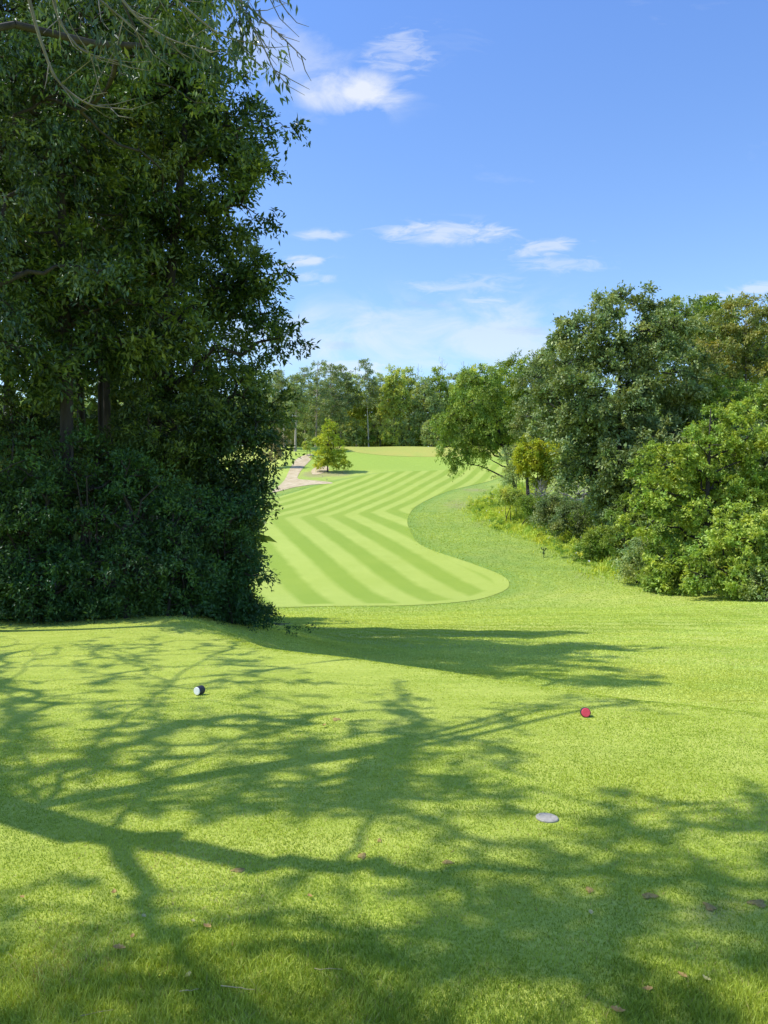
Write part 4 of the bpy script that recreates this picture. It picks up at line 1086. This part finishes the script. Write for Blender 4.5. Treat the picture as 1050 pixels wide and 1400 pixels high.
twig(430, 1334, 468, 1336, .0018, 'faint straw twig at bottom centre')
# divots
def divot(px, py, rx, ry, lab):
    rx *= .72; ry *= .72; g = unproj(px, py); k = 22; th = np.arange(k) * 2 * PI / k
    rr = 1 + .22 * np.sin(th * 3 + px) + .15 * np.sin(th * 5 + py) + .06 * rng.normal(size=k)
    x = g[0] + rx * rr * np.cos(th); y = g[1] + ry * rr * np.sin(th)
    x2 = g[0] + rx * .5 * rr * np.cos(th); y2 = g[1] + ry * .5 * rr * np.sin(th)
    V = np.concatenate([np.stack([x, y, zf(x, y) + .004], 1), np.stack([x2, y2, zf(x2, y2) + .012], 1), [[g[0], g[1], gz(*g) + .013]]])
    j = np.arange(k); j2 = (j + 1) % k
    o = make_obj('divot', V - np.array([0, 0, 0]), [np.stack([j, j2, j2 + k, j + k], 1), np.stack([j + k, j2 + k, np.full(k, 2 * k)], 1)], M['soil'], smooth=True, origin=(g[0], g[1], gz(*g)))
    tag(o, lab, 'divot', 'bare divots in the tee turf')
DV = [(495, 1171, .030, .045, 'reddish brown divot in the middle of the main limb shadow'), (519, 1150, .016, .03, 'small divot just above the main limb shadow'), (460, 984, .05, .07, 'divot in the far part of the tee'),
      (806, 1218, .024, .04, 'reddish divot below the sprinkler cover'), (970, 1241, .028, .05, 'elongated tan divot at the right'), (1036, 1236, .05, .05, 'pale large divot at the right frame edge'),
      (888, 1226, .05, .035, 'faint brown divot right of centre'), (326, 1191, .045, .03, 'faint divot left of the main fork shadow'), (612, 1180, .04, .025, 'faint tan divot right of the main fork shadow')]
for d in DV: divot(*d)

# ------------------------------------------------------------------ lawn blades near the camera
def lawn():
    N = 900000
    y = 1.9 + (21 - 1.9) * rng.random(N) ** 1.9
    hw = .53 * y + .35
    x = rng.uniform(-1, 1, N) * hw
    s = crest(x, y)
    ok = (s < 7)
    ok &= ~(inside(WB, x, y) & (pdist(WB, x, y) > .25))
    keepd = np.ones(N, bool)
    for d in DV:
        g = unproj(d[0], d[1])
        keepd &= (((x - g[0]) / d[2] / .72) ** 2 + ((y - g[1]) / d[3] / .72) ** 2 > .8) | (rng.random(N) < .25)
    g = unproj(748, 1120); keepd &= np.hypot(x - g[0], (y - g[1])) > .078
    for mk in ((269, 951), (801, 981)):
        g = unproj(*mk); keepd &= np.hypot(x - g[0], y - g[1]) > .05
    ok &= keepd
    x, y, s = x[ok], y[ok], s[ok]
    rough = sstep(3.2, 2.6, y + .10 * x + .10 * np.sin(x * 3) + .05 * np.sin(x * 11))
    bank = sstep(-.2, .8, s)
    def fbm(x, y, f, ph=0):
        r = 0
        for k in range(4):
            a = ph + k * 1.7; c_, s_ = math.cos(a), math.sin(a); u = (x * c_ + y * s_) * f; v_ = (-x * s_ + y * c_) * f
            r = r + np.sin(u + 1.3 * np.sin(v_ * .7 + k)) * np.sin(v_ + 1.1 * np.sin(u * .6 + 2 * k)) * .6 ** k; f *= 2.1
        return np.clip(.5 + .45 * r, 0, 1)
    patch = fbm(x, y, 1.6); fp = fbm(x, y, 7.5, 1.0); wide = fbm(x, y, .55, 2.2)
    h = (.013 + .007 * patch) * (1 - .45 * sstep(4, 9, y)) * (1 - rough) * (1 - bank) + (.034 + .022 * patch) * rough + (.014 + .012 * fp) * bank
    w = .0025 + .0012 * np.maximum(0, y - 2.5)
    far = sstep(3.5, 8.5, y)
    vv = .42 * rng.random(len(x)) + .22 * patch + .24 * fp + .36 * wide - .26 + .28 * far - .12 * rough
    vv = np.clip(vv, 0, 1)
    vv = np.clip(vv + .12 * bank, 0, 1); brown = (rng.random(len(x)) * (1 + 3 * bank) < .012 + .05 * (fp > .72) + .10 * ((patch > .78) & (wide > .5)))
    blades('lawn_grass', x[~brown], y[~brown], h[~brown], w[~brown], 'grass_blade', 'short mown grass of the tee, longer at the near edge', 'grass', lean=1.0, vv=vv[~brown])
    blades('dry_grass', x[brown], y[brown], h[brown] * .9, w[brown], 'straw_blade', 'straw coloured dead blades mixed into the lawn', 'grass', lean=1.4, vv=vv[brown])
lawn()
def lawn_beyond():
    N = 760000
    y = 10 + 145 * rng.random(N) ** 2.1; x = rng.uniform(-1, 1, N) * (.52 * y + .5)
    s = crest(x, y)
    ok = (s > 3) & (rng.random(N) < sstep(155, 80, y)) & ~(inside(FW, x, y) & (pdist(FW, x, y) > rng.random(N) ** 2 * .9)) & ~(inside(WB, x, y) & (pdist(WB, x, y) > .2))
    x, y = x[ok], y[ok]
    pat = 0; f = .16
    for k in range(6):
        a = k * 1.3 + .4; u = (x * math.cos(a) * .6 + y * math.sin(a)) * f; v_ = (-x * math.sin(a) * .6 + y * math.cos(a)) * f
        pat = pat + np.sin(u + 1.4 * np.sin(v_ * .8 + k)) * np.sin(v_ + 1.2 * np.sin(u * .7 + 2 * k)) * .78 ** k; f *= 1.9
    pat = np.clip(.5 + .42 * pat, 0, 1)
    vv = np.clip(.34 * rng.random(len(x)) + .62 * pat + .14 - .20 * sstep(52, 72, y), 0, 1)
    blades('rough_grass', x, y, .014 + .0006 * np.minimum(y, 80) * (.5 + pat), .0013 * y + .002, 'rough_blade', 'mown rough between the tee and the fairway', 'grass', lean=1.2, vv=vv)
lawn_beyond()

# ------------------------------------------------------------------ world
w = bpy.data.worlds.new('World'); S.world = w; w.use_nodes = True
nt = w.node_tree; nt.nodes.clear(); N = NT(nt)
out = N.n('ShaderNodeOutputWorld'); bg = N.n('ShaderNodeBackground')
sky = N.n('ShaderNodeTexSky', sky_type='NISHITA'); sky.sun_disc = False
# direction TO the sun: opposite of the shadow direction
sunv = Vector((-math.cos(SUN_AZ) * math.cos(SUN_EL), math.sin(SUN_AZ) * math.cos(SUN_EL), math.sin(SUN_EL)))
sky.sun_elevation = SUN_EL
sky.sun_rotation = math.atan2(sunv.x, sunv.y)
sky.altitude = 200; sky.air_density = 1.0; sky.dust_density = 0.6; sky.ozone_density = 2.5
tc = N.n('ShaderNodeTexCoord')
G = tc.outputs['Generated']
sep = N.n('ShaderNodeSeparateXYZ'); N.l(G, sep.inputs[0])
yy = N.m('MAXIMUM', sep.outputs[1], 0.05)
ax_ = N.m('DIVIDE', sep.outputs[0], yy); az_ = N.m('DIVIDE', sep.outputs[2], yy)
cmb = N.n('ShaderNodeCombineXYZ'); N.l(ax_, cmb.inputs[0]); N.l(az_, cmb.inputs[1])
nA = N.noise(N.mapping(cmb.outputs[0], (1, 1.9, 1)), 9, 8, 0.62, 0.6)
nB = N.noise(N.mapping(cmb.outputs[0], (1, 3.4, 1)), 22, 7, 0.62, 0.8)
def blob(px, py, rx, ry, amp, nz, lo, hi, rot=0, puff=0.0):
    cx, cz = ray(px, py); rx /= F; ry /= F
    dx = N.m('SUBTRACT', ax_, cx); dz = N.m('SUBTRACT', az_, cz)
    c, s = math.cos(rot), math.sin(rot)
    u = N.m('DIVIDE', N.m('ADD', N.m('MULTIPLY', dx, c), N.m('MULTIPLY', dz, s)), rx)
    v = N.m('DIVIDE', N.m('SUBTRACT', N.m('MULTIPLY', dz, c), N.m('MULTIPLY', dx, s)), ry)
    r2 = N.m('ADD', N.m('MULTIPLY', u, u), N.m('MULTIPLY', v, v))
    e = N.m('POWER', 2.718, N.m('MULTIPLY', r2, -1))
    f = N.m('ADD', N.m('MULTIPLY', e, 0.62), N.m('MULTIPLY', N.m('SUBTRACT', nz, 0.5), 2.1)); f = N.m('ADD', f, 0.32); f = N.m('ADD', f, N.m('MULTIPLY', e, puff))
    f = N.m('MULTIPLY', N.ramp(f, lo, hi), amp)
    return N.m('MULTIPLY', f, N.ramp(e, 0.02, 0.45))
bl = [blob(478, 126, 72, 30, .85, nA, .55, 1.25, 0, .5), blob(548, 75, 55, 30, .36, nB, .5, 1.0, .35), blob(395, 85, 100, 50, .32, nA, .5, 1.05, -.35),
      blob(612, 318, 88, 15, .55, nB, .5, 1.05, 0, .15), blob(745, 338, 46, 11, .5, nB, .48, .95, .15), blob(770, 362, 60, 12, .32, nB, .5, 1.0), blob(440, 322, 30, 7, .5, nB, .45, .95),
      blob(412, 357, 34, 7, .6, nB, .45, .95, .1), blob(425, 380, 30, 8, .4, nB, .5, 1), blob(665, 390, 55, 13, .28, nB, .5, 1), blob(662, 411, 30, 7, .4, nB, .45, .9), blob(600, 392, 50, 10, .35, nB, .5, 1),
      blob(1000, 405, 40, 10, .35, nB, .48, .95), blob(1045, 395, 30, 9, .5, nB, .45, .9), blob(620, 458, 300, 46, .5, nA, .42, 1.0), blob(480, 506, 60, 14, .6, nB, .45, .95), blob(410, 480, 80, 22, .3, nA, .42, 1.0)]
tot = bl[0]
for b_ in bl[1:]: tot = N.m('MAXIMUM', tot, b_)
nC = N.noise(N.mapping(cmb.outputs[0], (1, 2.6, 1)), 5.5, 8, 0.6, 0.5)
wide = N.m('MULTIPLY', N.ramp(nC, .60, .80), .18)
tot = N.m('MAXIMUM', tot, wide)
grey = N.m('MAXIMUM', blob(585, 417, 42, 6, .35, nB, .45, .95), N.m('MAXIMUM', blob(715, 452, 45, 6, .35, nB, .45, .95), blob(465, 471, 22, 6, .3, nB, .45, .95)))
# sky tone
hz = N.ramp(sep.outputs[2], 0.0, 0.52)
hs = N.n('ShaderNodeHueSaturation'); hs.inputs['Saturation'].default_value = SKY_SAT = 1.0
N.l(sky.outputs[0], hs.inputs['Color'])
tint = N.mix(hz, (1.36, 1.42, 1.38, 1), (1.10, 1.38, 1.84, 1))
skyc = N.mix(1.0, hs.outputs[0], tint, 'MULTIPLY')
cl = N.mix(tot, skyc, (6.1, 6.35, 6.7, 1))
cl = N.mix(grey, cl, (3.2, 4.1, 5.6, 1))
N.l(cl, bg.inputs[0]); bg.inputs[1].default_value = 0.15
N.l(bg.outputs[0], out.inputs[0])

sl = bpy.data.lights.new('sun', 'SUN'); sl.energy = 5.0; sl.angle = math.radians(0.55); sl.color = (1.0, 0.95, 0.86)
so = bpy.data.objects.new('sun', sl); COL.objects.link(so)
so.rotation_euler = sunv.to_track_quat('Z', 'Y').to_euler()

# ------------------------------------------------------------------ camera and render
cam = bpy.data.cameras.new('camera'); co = bpy.data.objects.new('camera', cam); COL.objects.link(co)
cam.sensor_fit = 'VERTICAL'; cam.sensor_height = 36; cam.lens = 36 * F / 1400
cam.clip_start = .05; cam.clip_end = 8000
co.location = (0, 0, EYE); co.rotation_euler = (PI / 2 - PITCH, 0, 0)
S.camera = co
S.render.engine = 'CYCLES'
S.cycles.use_denoising = True
try: S.cycles.denoiser = 'OPENIMAGEDENOISE'
except Exception: pass
S.cycles.max_bounces = 6; S.cycles.diffuse_bounces = 3; S.cycles.glossy_bounces = 2; S.cycles.transmission_bounces = 3
S.cycles.caustics_reflective = False; S.cycles.caustics_refractive = False
S.render.resolution_x = 768; S.render.resolution_y = 1024
S.view_settings.view_transform = 'Standard'; S.view_settings.look = 'None'
S.view_settings.exposure = 0; S.view_settings.gamma = 1
